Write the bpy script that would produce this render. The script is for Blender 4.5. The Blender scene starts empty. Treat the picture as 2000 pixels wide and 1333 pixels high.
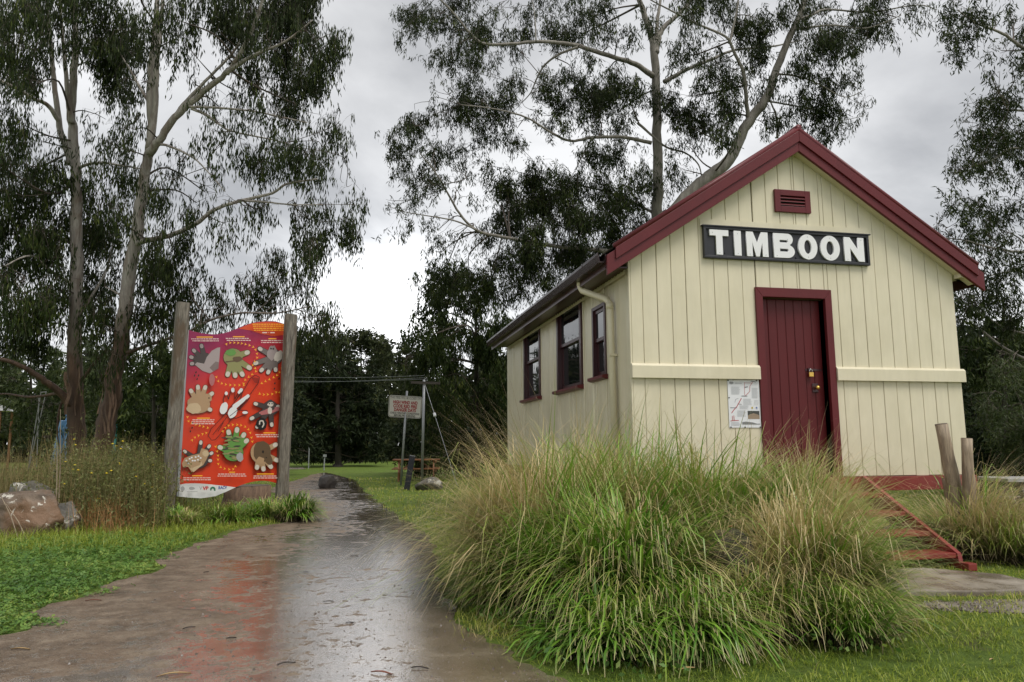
import bpy, bmesh, math, random
import numpy as np
from mathutils import Vector, Matrix, noise as mnoise

R_ = random.Random(11)
rng = np.random.default_rng(7)
scene = bpy.context.scene
COL = scene.collection

# ------------------------------------------------------------------ camera
FOC = 1444.46
CAM = np.array([-3.0679, -7.9923, 1.25])
PITCH, YAW, ROLL = 0.1392, 0.2051, 0.0055
cam_data = bpy.data.cameras.new('camera')
cam = bpy.data.objects.new('camera', cam_data)
COL.objects.link(cam)
cam_data.sensor_fit = 'HORIZONTAL'
cam_data.sensor_width = 36.0
cam_data.lens = 36.0 * FOC / 2000.0
cam_data.clip_end = 2000.0
cam_data.clip_start = 0.05
fwd = Vector((math.sin(YAW) * math.cos(PITCH), math.cos(YAW) * math.cos(PITCH), math.sin(PITCH)))
right0 = Vector((math.cos(YAW), -math.sin(YAW), 0))
up0 = right0.cross(fwd)
cr, sr = math.cos(ROLL), math.sin(ROLL)
right = right0 * cr - up0 * sr
up = right0 * sr + up0 * cr
right = (right0 * cr - up0 * sr)
up = (up0 * cr + right0 * sr)
M3 = Matrix((right, up, -fwd)).transposed()
cam.matrix_world = Matrix.Translation(Vector(CAM)) @ M3.to_4x4()
scene.camera = cam

# ------------------------------------------------------------------ sky and sun
SUN_DIR = Vector((0.36, -0.50, 0.95)).normalized()
world = bpy.data.worlds.new('World')
scene.world = world
world.use_nodes = True
wt = world.node_tree
for n in list(wt.nodes):
    wt.nodes.remove(n)


def WN(t, **kw):
    n = wt.nodes.new(t)
    for k, v in kw.items():
        setattr(n, k, v)
    return n


def wmath(op, a, b=None, clamp=False):
    n = WN('ShaderNodeMath', operation=op, use_clamp=clamp)
    for i, s in enumerate((a, b)):
        if s is None:
            continue
        if isinstance(s, (int, float)):
            n.inputs[i].default_value = s
        else:
            wt.links.new(s, n.inputs[i])
    return n.outputs[0]


wout = WN('ShaderNodeOutputWorld')
wbg = WN('ShaderNodeBackground')
wbg.inputs['Strength'].default_value = 0.1
wt.links.new(wbg.outputs[0], wout.inputs['Surface'])
sky = WN('ShaderNodeTexSky', sky_type='NISHITA', sun_disc=False)
sky.sun_elevation = math.asin(SUN_DIR.z)
sky.sun_rotation = math.atan2(SUN_DIR.x, SUN_DIR.y)
tc = WN('ShaderNodeTexCoord')
sep = WN('ShaderNodeSeparateXYZ')
wt.links.new(tc.outputs['Generated'], sep.inputs[0])
zc = wmath('MAXIMUM', sep.outputs['Z'], 0.0)
den = wmath('ADD', zc, 0.16)
px_ = wmath('DIVIDE', sep.outputs['X'], den)
py_ = wmath('DIVIDE', sep.outputs['Y'], den)
comb = WN('ShaderNodeCombineXYZ')
wt.links.new(px_, comb.inputs[0]); wt.links.new(py_, comb.inputs[1])
comb.inputs[2].default_value = 3.7
nz = WN('ShaderNodeTexNoise')
nz.inputs['Scale'].default_value = 1.05
nz.inputs['Detail'].default_value = 7.0
nz.inputs['Roughness'].default_value = 0.52
nz.inputs['Distortion'].default_value = 0.35
wt.links.new(comb.outputs[0], nz.inputs['Vector'])
rmp = WN('ShaderNodeValToRGB')
rmp.color_ramp.elements[0].position = 0.36
rmp.color_ramp.elements[0].color = (3.1, 3.13, 3.19, 1)
rmp.color_ramp.elements[1].position = 0.66
rmp.color_ramp.elements[1].color = (6.6, 6.6, 6.6, 1)
wt.links.new(nz.outputs['Fac'], rmp.inputs['Fac'])
hz = wmath('SUBTRACT', 1.0, zc)
hz = wmath('POWER', hz, 7.0)
hz = wmath('MULTIPLY', hz, 0.70)
hz = wmath('ADD', hz, 0.84)
# the cloud thins to a bright break low over the path
gdir = WN('ShaderNodeVectorMath', operation='DOT_PRODUCT')
gn = WN('ShaderNodeVectorMath', operation='NORMALIZE')
wt.links.new(tc.outputs['Generated'], gn.inputs[0])
wt.links.new(gn.outputs[0], gdir.inputs[0])
gdir.inputs[1].default_value = (0.0216, 0.9855, 0.1685)
gl = wmath('POWER', wmath('MAXIMUM', gdir.outputs['Value'], 0.0), 190.0)
gl = wmath('MULTIPLY', gl, 1.9)
hz = wmath('ADD', hz, gl)
vm = WN('ShaderNodeVectorMath', operation='SCALE')
wt.links.new(rmp.outputs['Color'], vm.inputs[0])
wt.links.new(hz, vm.inputs['Scale'])
mixs = WN('ShaderNodeMix', data_type='RGBA')
mixs.inputs['Factor'].default_value = 0.92
wt.links.new(sky.outputs['Color'], mixs.inputs[6])
wt.links.new(vm.outputs[0], mixs.inputs[7])
wt.links.new(mixs.outputs[2], wbg.inputs['Color'])

sun_d = bpy.data.lights.new('sun', 'SUN')
sun_d.energy = 1.4
sun_d.angle = math.radians(28)
sun_d.color = (1.0, 0.965, 0.91)
sun_o = bpy.data.objects.new('sun', sun_d)
COL.objects.link(sun_o)
sun_o.rotation_euler = (-SUN_DIR).to_track_quat('-Z', 'Y').to_euler()
sun_o.location = (4, -10, 20)

scene.view_settings.view_transform = 'Standard'
scene.view_settings.look = 'None'
scene.view_settings.gamma = 1.0
scene.view_settings.use_curve_mapping = False
scene.view_settings.exposure = 0.85
scene.cycles.max_bounces = 6
scene.cycles.transparent_max_bounces = 8


# ------------------------------------------------------------------ picking real places from the view
def ray(u, v):
    X = u - 1000.0
    Y = 666.5 - v
    x = cr * X + sr * Y
    y = -sr * X + cr * Y
    F = FOC * math.cos(PITCH) - y * math.sin(PITCH)
    U = FOC * math.sin(PITCH) + y * math.cos(PITCH)
    return np.array([x * math.cos(YAW) + F * math.sin(YAW), -x * math.sin(YAW) + F * math.cos(YAW), U])


def at(u, v, F):
    return CAM + ray(u, v) * (F / FOC)


def gz(u, v, z=0.0):
    d = ray(u, v)
    return CAM + d * ((z - CAM[2]) / d[2])


def ground_at(u, F):
    p = at(u, 869, F)
    p[2] = 0.0
    return p


# ------------------------------------------------------------------ materials
def mat(name):
    m = bpy.data.materials.new(name)
    m.use_nodes = True
    nt = m.node_tree
    for n in list(nt.nodes):
        nt.nodes.remove(n)
    out = nt.nodes.new('ShaderNodeOutputMaterial')
    b = nt.nodes.new('ShaderNodeBsdfPrincipled')
    nt.links.new(b.outputs[0], out.inputs['Surface'])
    return m, nt, b, out


def node(nt, t, ins=None, **kw):
    n = nt.nodes.new(t)
    for k, v in kw.items():
        setattr(n, k, v)
    for k, v in (ins or {}).items():
        if hasattr(v, 'is_linked') or hasattr(v, 'links'):
            nt.links.new(v, n.inputs[k])
        else:
            n.inputs[k].default_value = v
    return n


def ramp(nt, fac, stops, interp='LINEAR'):
    n = nt.nodes.new('ShaderNodeValToRGB')
    cr_ = n.color_ramp
    cr_.interpolation = interp
    while len(cr_.elements) < len(stops):
        cr_.elements.new(0.5)
    for e, (p, c) in zip(cr_.elements, stops):
        e.position = p
        e.color = (c[0], c[1], c[2], 1) if len(c) == 3 else c
    nt.links.new(fac, n.inputs['Fac'])
    return n.outputs['Color']


def mixc(nt, f, a, b, mode='MIX'):
    n = nt.nodes.new('ShaderNodeMix')
    n.data_type = 'RGBA'
    n.blend_type = mode
    for i, s in ((0, f), (6, a), (7, b)):
        if hasattr(s, 'links'):
            nt.links.new(s, n.inputs[i])
        elif isinstance(s, (int, float)):
            n.inputs[i].default_value = s
        else:
            n.inputs[i].default_value = (s[0], s[1], s[2], 1)
    return n.outputs[2]


def nmath(nt, op, a, b=None, clamp=False):
    n = nt.nodes.new('ShaderNodeMath')
    n.operation = op
    n.use_clamp = clamp
    for i, s in enumerate((a, b)):
        if s is None:
            continue
        if hasattr(s, 'links'):
            nt.links.new(s, n.inputs[i])
        else:
            n.inputs[i].default_value = s
    return n.outputs[0]


def coords(nt, scale=(1, 1, 1), kind='Object', rot=(0, 0, 0)):
    t = nt.nodes.new('ShaderNodeTexCoord')
    mp = nt.nodes.new('ShaderNodeMapping')
    mp.inputs['Scale'].default_value = scale
    mp.inputs['Rotation'].default_value = rot
    nt.links.new(t.outputs[kind], mp.inputs['Vector'])
    return mp.outputs[0]


def noise(nt, vec, scale, detail=4, rough=0.55, dist=0.0):
    n = node(nt, 'ShaderNodeTexNoise', {'Scale': scale, 'Detail': detail, 'Roughness': rough, 'Distortion': dist})
    nt.links.new(vec, n.inputs['Vector'])
    return n.outputs['Fac']


def bump(nt, b, h, strength=0.3, dist=0.01, normal=None):
    n = node(nt, 'ShaderNodeBump', {'Strength': strength, 'Distance': dist})
    nt.links.new(h, n.inputs['Height'])
    if normal is not None:
        nt.links.new(normal, n.inputs['Normal'])
    if b is not None:
        nt.links.new(n.outputs[0], b.inputs['Normal'])
    return n.outputs[0]


def setc(nt, b, c):
    if hasattr(c, 'links'):
        nt.links.new(c, b.inputs['Base Color'])
    else:
        b.inputs['Base Color'].default_value = (c[0], c[1], c[2], 1)


def paint(name, col, rough=0.45, dirt=0.25, dirtcol=None, grain=(18, 18, 2.5), bstr=0.12, spec=0.5, wear=None):
    m, nt, b, o = mat(name)
    v = coords(nt, grain)
    n1 = noise(nt, v, 1.0, 6, 0.65)
    v2 = coords(nt, (1.3, 1.3, 0.9))
    n2 = noise(nt, v2, 1.6, 5, 0.6)
    dc = dirtcol or tuple(x * 0.62 for x in col)
    f = nmath(nt, 'MULTIPLY', ramp(nt, n2, [(0.42, (0, 0, 0)), (0.75, (1, 1, 1))]), dirt)
    c = mixc(nt, f, col, dc)
    f2 = nmath(nt, 'MULTIPLY', ramp(nt, n1, [(0.35, (1, 1, 1)), (0.6, (0, 0, 0))]), dirt * 0.6)
    c = mixc(nt, f2, c, tuple(x * 0.8 for x in col))
    if wear:
        v3 = coords(nt, (6, 6, 6))
        n3 = noise(nt, v3, 3.0, 8, 0.7)
        fw = ramp(nt, n3, [(0.66, (0, 0, 0)), (0.69, (1, 1, 1))])
        c = mixc(nt, nmath(nt, 'MULTIPLY', fw, 0.8), c, wear)
    setc(nt, b, c)
    b.inputs['Roughness'].default_value = rough
    b.inputs['Specular IOR Level'].default_value = spec
    bump(nt, b, n1, bstr, 0.01)
    return m


def plain(name, col, rough=0.5, metal=0.0, spec=0.5, var=0.15, scale=12.0):
    m, nt, b, o = mat(name)
    v = coords(nt)
    n1 = noise(nt, v, scale, 5, 0.6)
    c = mixc(nt, nmath(nt, 'MULTIPLY', n1, var * 2), col, tuple(x * 0.6 for x in col))
    setc(nt, b, c)
    b.inputs['Roughness'].default_value = rough
    b.inputs['Metallic'].default_value = metal
    b.inputs['Specular IOR Level'].default_value = spec
    return m


M = {}
M['cream'] = paint('cream_paint', (0.69, 0.63, 0.465), 0.32, 0.5, (0.52, 0.47, 0.31), (14, 14, 1.6), 0.10)
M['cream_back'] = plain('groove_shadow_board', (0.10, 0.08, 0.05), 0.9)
M['maroon'] = paint('maroon_paint', (0.118, 0.013, 0.016), 0.42, 0.45, (0.065, 0.008, 0.010), (16, 16, 3), 0.3, 0.35, wear=(0.17, 0.045, 0.04))
M['maroon_door'] = paint('maroon_door_paint', (0.105, 0.009, 0.011), 0.45, 0.45, (0.06, 0.006, 0.008), (20, 20, 2), 0.25, 0.35)
M['maroon_dark'] = paint('dark_maroon_paint', (0.048, 0.012, 0.015), 0.30, 0.3, (0.025, 0.008, 0.01), (20, 20, 4), 0.1)
M['red_wood'] = paint('red_step_paint', (0.24, 0.035, 0.03), 0.35, 0.4, (0.12, 0.02, 0.02), (9, 9, 9), 0.2, wear=(0.14, 0.09, 0.06))
M['gutter'] = plain('dark_gutter_metal', (0.045, 0.025, 0.025), 0.25, 0.2)
M['black_sign'] = paint('black_sign_paint', (0.016, 0.017, 0.021), 0.42, 0.5, (0.03, 0.031, 0.036), (3, 9, 18), 0.3)
M['white_letter'] = paint('white_letter_paint', (0.80, 0.80, 0.81), 0.4, 0.15, None, (9, 9, 9), 0.08)
M['iron'] = plain('corrugated_iron', (0.28, 0.28, 0.28), 0.4, 0.6)
M['brass'] = plain('brass', (0.75, 0.48, 0.12), 0.3, 0.9)
M['steel'] = plain('shackle_steel', (0.6, 0.6, 0.6), 0.25, 0.9)
M['galv'] = plain('galvanised_steel', (0.36, 0.37, 0.38), 0.42, 0.5)
M['black'] = plain('black_paint', (0.008, 0.009, 0.016), 0.5)
M['interior'] = plain('dark_interior', (0.006, 0.006, 0.006), 0.9)


def glass_mat():
    m, nt, b, o = mat('window_glass')
    setc(nt, b, (0.006, 0.007, 0.008))
    b.inputs['Roughness'].default_value = 0.03
    b.inputs['IOR'].default_value = 2.0
    n1 = noise(nt, coords(nt), 2.2, 2, 0.5)
    bump(nt, b, n1, 0.05, 0.05)
    return m


M['glass'] = glass_mat()


def wood(name, c1, c2, rough=0.7, scale=(14, 14, 1.2), bs=0.5, c3=None):
    m, nt, b, o = mat(name)
    v = coords(nt, scale)
    n1 = noise(nt, v, 2.0, 8, 0.68, 0.4)
    c = ramp(nt, n1, [(0.3, c1), (0.68, c2)])
    if c3:
        n2 = noise(nt, coords(nt, (3, 3, 0.9)), 1.8, 5, 0.6)
        c = mixc(nt, ramp(nt, n2, [(0.52, (0, 0, 0)), (0.62, (1, 1, 1))]), c, c3)
    setc(nt, b, c)
    b.inputs['Roughness'].default_value = rough
    bump(nt, b, n1, bs, 0.02)
    return m


M['old_post'] = wood('weathered_post_wood', (0.045, 0.038, 0.030), (0.30, 0.265, 0.215), 0.75, (22, 22, 0.9), 1.0, (0.12, 0.085, 0.055))
M['pole_wood'] = wood('bare_pole_wood', (0.13, 0.095, 0.065), (0.46, 0.36, 0.25), 0.6, (26, 26, 1.6), 0.7, (0.20, 0.145, 0.10))
M['end_grain'] = plain('end_grain', (0.10, 0.075, 0.055), 0.8)
M['table_wood'] = wood('oiled_table_wood', (0.14, 0.055, 0.02), (0.34, 0.15, 0.055), 0.45, (3, 14, 14), 0.3)
M['grey_wood'] = wood('grey_bench_wood', (0.22, 0.21, 0.2), (0.5, 0.49, 0.47), 0.5, (3, 14, 14), 0.3)
M['stump'] = wood('stump_wood', (0.06, 0.035, 0.022), (0.22, 0.14, 0.09), 0.8, (9, 9, 1), 0.8)


def rock_mat(name, c1, c2, lichen=0.55, lcol=(0.55, 0.53, 0.48), rust=None):
    m, nt, b, o = mat(name)
    v = coords(nt)
    n1 = noise(nt, v, 3.0, 9, 0.65)
    n2 = noise(nt, v, 4.6, 8, 0.66, 0.5)
    n3 = noise(nt, v, 26, 5, 0.6)
    c = ramp(nt, n1, [(0.32, c1), (0.66, c2)])
    if rust:
        c = mixc(nt, ramp(nt, noise(nt, v, 1.7, 5, 0.6), [(0.5, (0, 0, 0)), (0.6, (1, 1, 1))]), c, rust)
    f = ramp(nt, n2, [(lichen, (0, 0, 0)), (lichen + 0.03, (1, 1, 1))])
    c = mixc(nt, f, c, lcol)
    setc(nt, b, c)
    b.inputs['Roughness'].default_value = 0.62
    h = nmath(nt, 'ADD', n1, nmath(nt, 'MULTIPLY', n3, 0.3))
    bump(nt, b, h, 0.7, 0.05)
    return m


M['boulder'] = rock_mat('lichen_boulder', (0.075, 0.052, 0.036), (0.25, 0.18, 0.125), 0.60, (0.55, 0.51, 0.44), (0.17, 0.095, 0.05))
M['rock_dark'] = rock_mat('wet_dark_rock', (0.016, 0.013, 0.011), (0.05, 0.042, 0.036), 0.80)
M['rock_grey'] = rock_mat('grey_lichen_rock', (0.03, 0.028, 0.022), (0.17, 0.155, 0.125), 0.58, (0.46, 0.44, 0.38))


M['rock_moss'] = rock_mat('mossy_rock', (0.035, 0.030, 0.020), (0.15, 0.125, 0.085), 0.58, (0.10, 0.12, 0.04))


def attr(nt, name):
    n = nt.nodes.new('ShaderNodeAttribute')
    n.attribute_name = name
    return n.outputs['Fac']


def leafmat(name, stops, trans=0.3, rough=0.5, spec=0.35, tip=None, base=None):
    m, nt, b, out = mat(name)
    c = ramp(nt, attr(nt, 'rnd'), stops)
    if tip:
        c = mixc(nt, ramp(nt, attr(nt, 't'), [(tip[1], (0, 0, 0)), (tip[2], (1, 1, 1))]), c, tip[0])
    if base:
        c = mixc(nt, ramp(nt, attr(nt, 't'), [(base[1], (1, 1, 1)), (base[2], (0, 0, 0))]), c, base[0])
    setc(nt, b, c)
    b.inputs['Roughness'].default_value = rough
    b.inputs['Specular IOR Level'].default_value = spec
    if trans > 0:
        tr = node(nt, 'ShaderNodeBsdfTranslucent')
        nt.links.new(c, tr.inputs['Color'])
        mx = node(nt, 'ShaderNodeMixShader', {0: trans})
        nt.links.new(b.outputs[0], mx.inputs[1])
        nt.links.new(tr.outputs[0], mx.inputs[2])
        nt.links.new(mx.outputs[0], out.inputs['Surface'])
    return m


M['gum_leaf'] = leafmat('gum_leaf', [(0.0, (0.013, 0.022, 0.006)), (0.6, (0.030, 0.045, 0.011)), (1.0, (0.085, 0.105, 0.022))], 0.2, 0.5, 0.15)
M['gum_leaf_b'] = leafmat('gum_leaf_green', [(0.0, (0.014, 0.026, 0.006)), (0.6, (0.035, 0.054, 0.012)), (1.0, (0.10, 0.12, 0.025))], 0.2, 0.5, 0.15)
M['far_leaf'] = leafmat('far_leaf', [(0.0, (0.022, 0.03, 0.014)), (0.7, (0.055, 0.068, 0.028)), (1.0, (0.13, 0.135, 0.05))], 0.15, 0.6, 0.15)
M['dark_leaf'] = leafmat('dark_wattle_leaf', [(0.0, (0.010, 0.016, 0.008)), (0.7, (0.026, 0.038, 0.014)), (1.0, (0.075, 0.08, 0.028))], 0.1, 0.6, 0.12)
M['lime_leaf'] = leafmat('lime_leaf', [(0.0, (0.035, 0.055, 0.018)), (0.7, (0.075, 0.10, 0.03)), (1.0, (0.13, 0.15, 0.05))], 0.3, 0.5)
M['tuss'] = leafmat('tussock_blade', [(0.0, (0.085, 0.20, 0.018)), (0.32, (0.20, 0.37, 0.035)), (0.55, (0.31, 0.37, 0.07)), (0.75, (0.47, 0.385, 0.16)), (1.0, (0.66, 0.52, 0.28))], 0.22, 0.4, 0.5, ((0.48, 0.39, 0.21), 0.84, 1.25), base=((0.05, 0.045, 0.02), 0.10, 0.55))  # base tint: brown dead growth, darkened further as painted shade of the hollows
M['thatch'] = leafmat('dead_thatch', [(0.0, (0.03, 0.022, 0.013)), (0.6, (0.10, 0.075, 0.04)), (1.0, (0.36, 0.28, 0.16))], 0.08, 0.6, 0.3)  # dead straw, its colour lowered to deepen the shaded hollows
M['straw'] = leafmat('straw_blade', [(0.0, (0.32, 0.24, 0.13)), (1.0, (0.62, 0.50, 0.32))], 0.2, 0.4, 0.5)
M['lawn'] = leafmat('lawn_blade', [(0.0, (0.11, 0.17, 0.024)), (0.45, (0.30, 0.38, 0.046)), (0.8, (0.48, 0.50, 0.09)), (1.0, (0.58, 0.48, 0.22))], 0.48, 0.4, 0.4)
M['clover'] = leafmat('clover_leaf', [(0.0, (0.065, 0.15, 0.03)), (0.6, (0.15, 0.27, 0.048)), (1.0, (0.30, 0.38, 0.08))], 0.35, 0.45, 0.4)
M['weed'] = leafmat('weed_stem', [(0.0, (0.10, 0.105, 0.032)), (0.5, (0.22, 0.19, 0.08)), (1.0, (0.38, 0.28, 0.13))], 0.35, 0.55, 0.3)
M['weed_red'] = leafmat('rusty_weed_stem', [(0.0, (0.20, 0.10, 0.04)), (1.0, (0.42, 0.23, 0.09))], 0.2, 0.55, 0.3)
M['weed_leaf'] = leafmat('weed_leaf', [(0.0, (0.08, 0.10, 0.028)), (0.7, (0.17, 0.185, 0.055)), (1.0, (0.28, 0.26, 0.10))], 0.25, 0.5, 0.3)
M['yellow'] = plain('yellow_petal', (0.85, 0.62, 0.03), 0.6)


def bark(name, pale, pale2, dark, dark2, z0, z1, streak=0.5):
    m, nt, b, out = mat(name)
    v = coords(nt, (6, 6, 0.7))
    n1 = noise(nt, v, 1.6, 8, 0.65, 0.5)
    n2 = noise(nt, coords(nt, (2.2, 2.2, 0.55)), 1.3, 4, 0.6, 0.4)
    geo = nt.nodes.new('ShaderNodeNewGeometry')
    sp = nt.nodes.new('ShaderNodeSeparateXYZ')
    nt.links.new(geo.outputs['Position'], sp.inputs[0])
    zz = nmath(nt, 'ADD', sp.outputs['Z'], nmath(nt, 'MULTIPLY', nmath(nt, 'SUBTRACT', n2, 0.5), 5.0))
    f = node(nt, 'ShaderNodeMapRange', {'Value': zz, 'From Min': z0, 'From Max': z1}).outputs[0]
    pc = ramp(nt, n1, [(0.3, pale2), (0.62, pale)])
    pc = mixc(nt, nmath(nt, 'MULTIPLY', ramp(nt, n2, [(0.55, (0, 0, 0)), (0.62, (1, 1, 1))]), streak), pc, dark2)
    dc = ramp(nt, n1, [(0.3, dark), (0.7, dark2)])
    setc(nt, b, mixc(nt, f, dc, pc))
    b.inputs['Roughness'].default_value = 0.7
    bump(nt, b, n1, 0.6, 0.06)
    return m


M['bark_left'] = bark('gum_bark', (0.40, 0.365, 0.32), (0.15, 0.13, 0.112), (0.028, 0.016, 0.011), (0.13, 0.075, 0.045), 3.4, 5.0)
M['bark_mid'] = bark('grey_gum_bark', (0.25, 0.23, 0.195), (0.12, 0.105, 0.085), (0.05, 0.04, 0.03), (0.13, 0.11, 0.09), 2.0, 4.0, 0.35)
M['bark_far'] = plain('far_bark', (0.06, 0.05, 0.04), 0.8)
M['twig'] = plain('twig_bark', (0.085, 0.065, 0.05), 0.75)


def ground_mat():
    m, nt, b, out = mat('grassy_ground')
    v = coords(nt)
    n1 = noise(nt, v, 0.35, 5, 0.6)
    n2 = noise(nt, v, 9.0, 6, 0.7)
    n3 = noise(nt, v, 60.0, 4, 0.7)
    g = ramp(nt, n2, [(0.25, (0.06, 0.10, 0.016)), (0.55, (0.13, 0.20, 0.03)), (0.8, (0.21, 0.27, 0.05))])
    g = mixc(nt, nmath(nt, 'MULTIPLY', ramp(nt, n1, [(0.45, (0, 0, 0)), (0.7, (1, 1, 1))]), 0.4), g, (0.19, 0.22, 0.045))
    g = mixc(nt, ramp(nt, noise(nt, v, 2.3, 6, 0.65), [(0.54, (0, 0, 0)), (0.66, (0.7, 0.7, 0.7))]), g, (0.11, 0.085, 0.045))
    setc(nt, b, g)
    b.inputs['Roughness'].default_value = 0.8
    b.inputs['Specular IOR Level'].default_value = 0.2
    bump(nt, b, nmath(nt, 'ADD', n2, n3), 0.9, 0.05)
    return m


M['ground'] = ground_mat()


def path_mat():
    m, nt, b, out = mat('wet_muddy_path')
    v = coords(nt)
    n_big = noise(nt, v, 0.6, 4, 0.55, 0.3)
    n_mid = noise(nt, v, 4.0, 8, 0.68, 0.3)
    n_lump = noise(nt, v, 10.0, 7, 0.70, 0.25)
    n_fine = noise(nt, v, 55.0, 4, 0.65)
    n_grit = noise(nt, v, 140.0, 3, 0.7)
    at_ = attr(nt, 'across')
    col = ramp(nt, n_mid, [(0.30, (0.095, 0.070, 0.049)), (0.5, (0.215, 0.162, 0.116)), (0.68, (0.34, 0.27, 0.20))])
    col = mixc(nt, nmath(nt, 'MULTIPLY', ramp(nt, noise(nt, v, 1.1, 5, 0.6, 0.4), [(0.5, (0, 0, 0)), (0.66, (1, 1, 1))]), 0.45), col, (0.20, 0.135, 0.09))
    grit = ramp(nt, n_grit, [(0.60, (0, 0, 0)), (0.74, (1, 1, 1))])
    col = mixc(nt, nmath(nt, 'MULTIPLY', grit, 0.5), col, (0.40, 0.35, 0.29))
    # wetness weighted to the right to place the silver sky sheen: film of water between the lumps, puddles in the hollows
    hgt = nmath(nt, 'ADD', nmath(nt, 'MULTIPLY', n_mid, 0.38), nmath(nt, 'MULTIPLY', n_lump, 0.46))
    hgt = nmath(nt, 'ADD', hgt, nmath(nt, 'MULTIPLY', n_fine, 0.16))
    lev = nmath(nt, 'ADD', 0.500, nmath(nt, 'MULTIPLY', nmath(nt, 'SUBTRACT', n_big, 0.5), 0.35))
    lev = nmath(nt, 'ADD', lev, nmath(nt, 'MULTIPLY', nmath(nt, 'SUBTRACT', at_, 0.40), 0.22))
    dep = nmath(nt, 'SUBTRACT', lev, hgt)
    yw = nt.nodes.new('ShaderNodeSeparateXYZ')
    nt.links.new(v, yw.inputs[0])
    farf = node(nt, 'ShaderNodeMapRange', {'Value': yw.outputs['Y'], 'From Min': 1.0, 'From Max': 7.0, 'To Min': 0.0, 'To Max': 0.05}).outputs[0]
    film = node(nt, 'ShaderNodeMapRange', {'Value': dep, 'From Min': -0.03, 'From Max': 0.01}).outputs[0]
    dep2 = nmath(nt, 'SUBTRACT', dep, farf)
    pud = node(nt, 'ShaderNodeMapRange', {'Value': dep2, 'From Min': -0.005, 'From Max': 0.02}).outputs[0]
    col = mixc(nt, nmath(nt, 'MULTIPLY', film, 0.22), col, (0.08, 0.064, 0.05))
    spk = noise(nt, v, 75.0, 3, 0.8)
    col = mixc(nt, ramp(nt, spk, [(0.30, (0.8, 0.8, 0.8)), (0.42, (0, 0, 0))]), col, (0.05, 0.038, 0.028))
    col = mixc(nt, ramp(nt, spk, [(0.62, (0, 0, 0)), (0.72, (0.75, 0.75, 0.75))]), col, (0.44, 0.38, 0.31))
    setc(nt, b, col)
    rg = node(nt, 'ShaderNodeMapRange', {'Value': film, 'To Min': 0.62, 'To Max': 0.26}).outputs[0]
    rg = nmath(nt, 'SUBTRACT', rg, nmath(nt, 'MULTIPLY', pud, 0.15))
    nt.links.new(rg, b.inputs['Roughness'])
    b.inputs['IOR'].default_value = 1.5
    sp = node(nt, 'ShaderNodeMapRange', {'Value': film, 'To Min': 0.12, 'To Max': 1.0}).outputs[0]
    nt.links.new(sp, b.inputs['Specular IOR Level'])
    nt.links.new(nmath(nt, 'MULTIPLY', film, 0.9), b.inputs['Coat Weight'])
    b.inputs['Coat IOR'].default_value = 2.2
    cro = node(nt, 'ShaderNodeMapRange', {'Value': pud, 'To Min': 0.24, 'To Max': 0.05}).outputs[0]
    nt.links.new(cro, b.inputs['Coat Roughness'])
    hh = nmath(nt, 'ADD', nmath(nt, 'MULTIPLY', n_lump, 1.0), nmath(nt, 'MULTIPLY', n_fine, 0.7))
    hh = nmath(nt, 'ADD', hh, nmath(nt, 'MULTIPLY', n_mid, 0.9))
    bs = node(nt, 'ShaderNodeMapRange', {'Value': film, 'To Min': 0.95, 'To Max': 0.28}).outputs[0]
    bs = nmath(nt, 'MULTIPLY', bs, nmath(nt, 'SUBTRACT', 1.0, nmath(nt, 'MULTIPLY', pud, 0.77)))
    bn = node(nt, 'ShaderNodeBump', {'Distance': 0.045})
    nt.links.new(bs, bn.inputs['Strength'])
    nt.links.new(hh, bn.inputs['Height'])
    nt.links.new(bn.outputs[0], b.inputs['Normal'])
    nt.links.new(bn.outputs[0], b.inputs['Coat Normal'])
    return m


M['path'] = path_mat()


def concrete_mat(name, c1, c2, rough):
    m, nt, b, out = mat(name)
    v = coords(nt)
    n1 = noise(nt, v, 2.5, 7, 0.65)
    n2 = noise(nt, v, 70, 4, 0.6)
    setc(nt, b, ramp(nt, n1, [(0.35, c1), (0.65, c2)]))
    nt.links.new(ramp(nt, n1, [(0.4, (0.12, 0.12, 0.12)), (0.62, (rough, rough, rough))]), b.inputs['Roughness'])
    bump(nt, b, nmath(nt, 'ADD', n1, n2), 0.3, 0.01)
    return m


M['concrete'] = concrete_mat('wet_concrete', (0.16, 0.13, 0.10), (0.33, 0.29, 0.24), 0.5)
M['gravel'] = concrete_mat('gravel', (0.09, 0.075, 0.06), (0.26, 0.225, 0.185), 0.6)


# ------------------------------------------------------------------ mesh helpers
def tag(o, label=None, cat=None, group=None, kind=None):
    if label: o['label'] = label
    if cat: o['category'] = cat
    if group: o['group'] = group
    if kind: o['kind'] = kind
    return o


def link(name, me, m=None, parent=None, smooth=False):
    o = bpy.data.objects.new(name, me)
    if m is not None:
        me.materials.append(M[m] if isinstance(m, str) else m)
    COL.objects.link(o)
    if parent is not None:
        o.parent = parent
        o.matrix_parent_inverse = parent.matrix_world.inverted() if not parent.parent else (parent.parent.matrix_basis @ parent.matrix_basis).inverted() if False else Matrix.Identity(4)
    if smooth:
        me.polygons.foreach_set('use_smooth', [True] * len(me.polygons))
    return o


def empty(name, label=None, cat=None, group=None):
    # things are modelled in place, so roots stay at the world origin frame
    o = bpy.data.objects.new(name, None)
    COL.objects.link(o)
    o.empty_display_size = 0.2
    return tag(o, label, cat, group)


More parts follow.
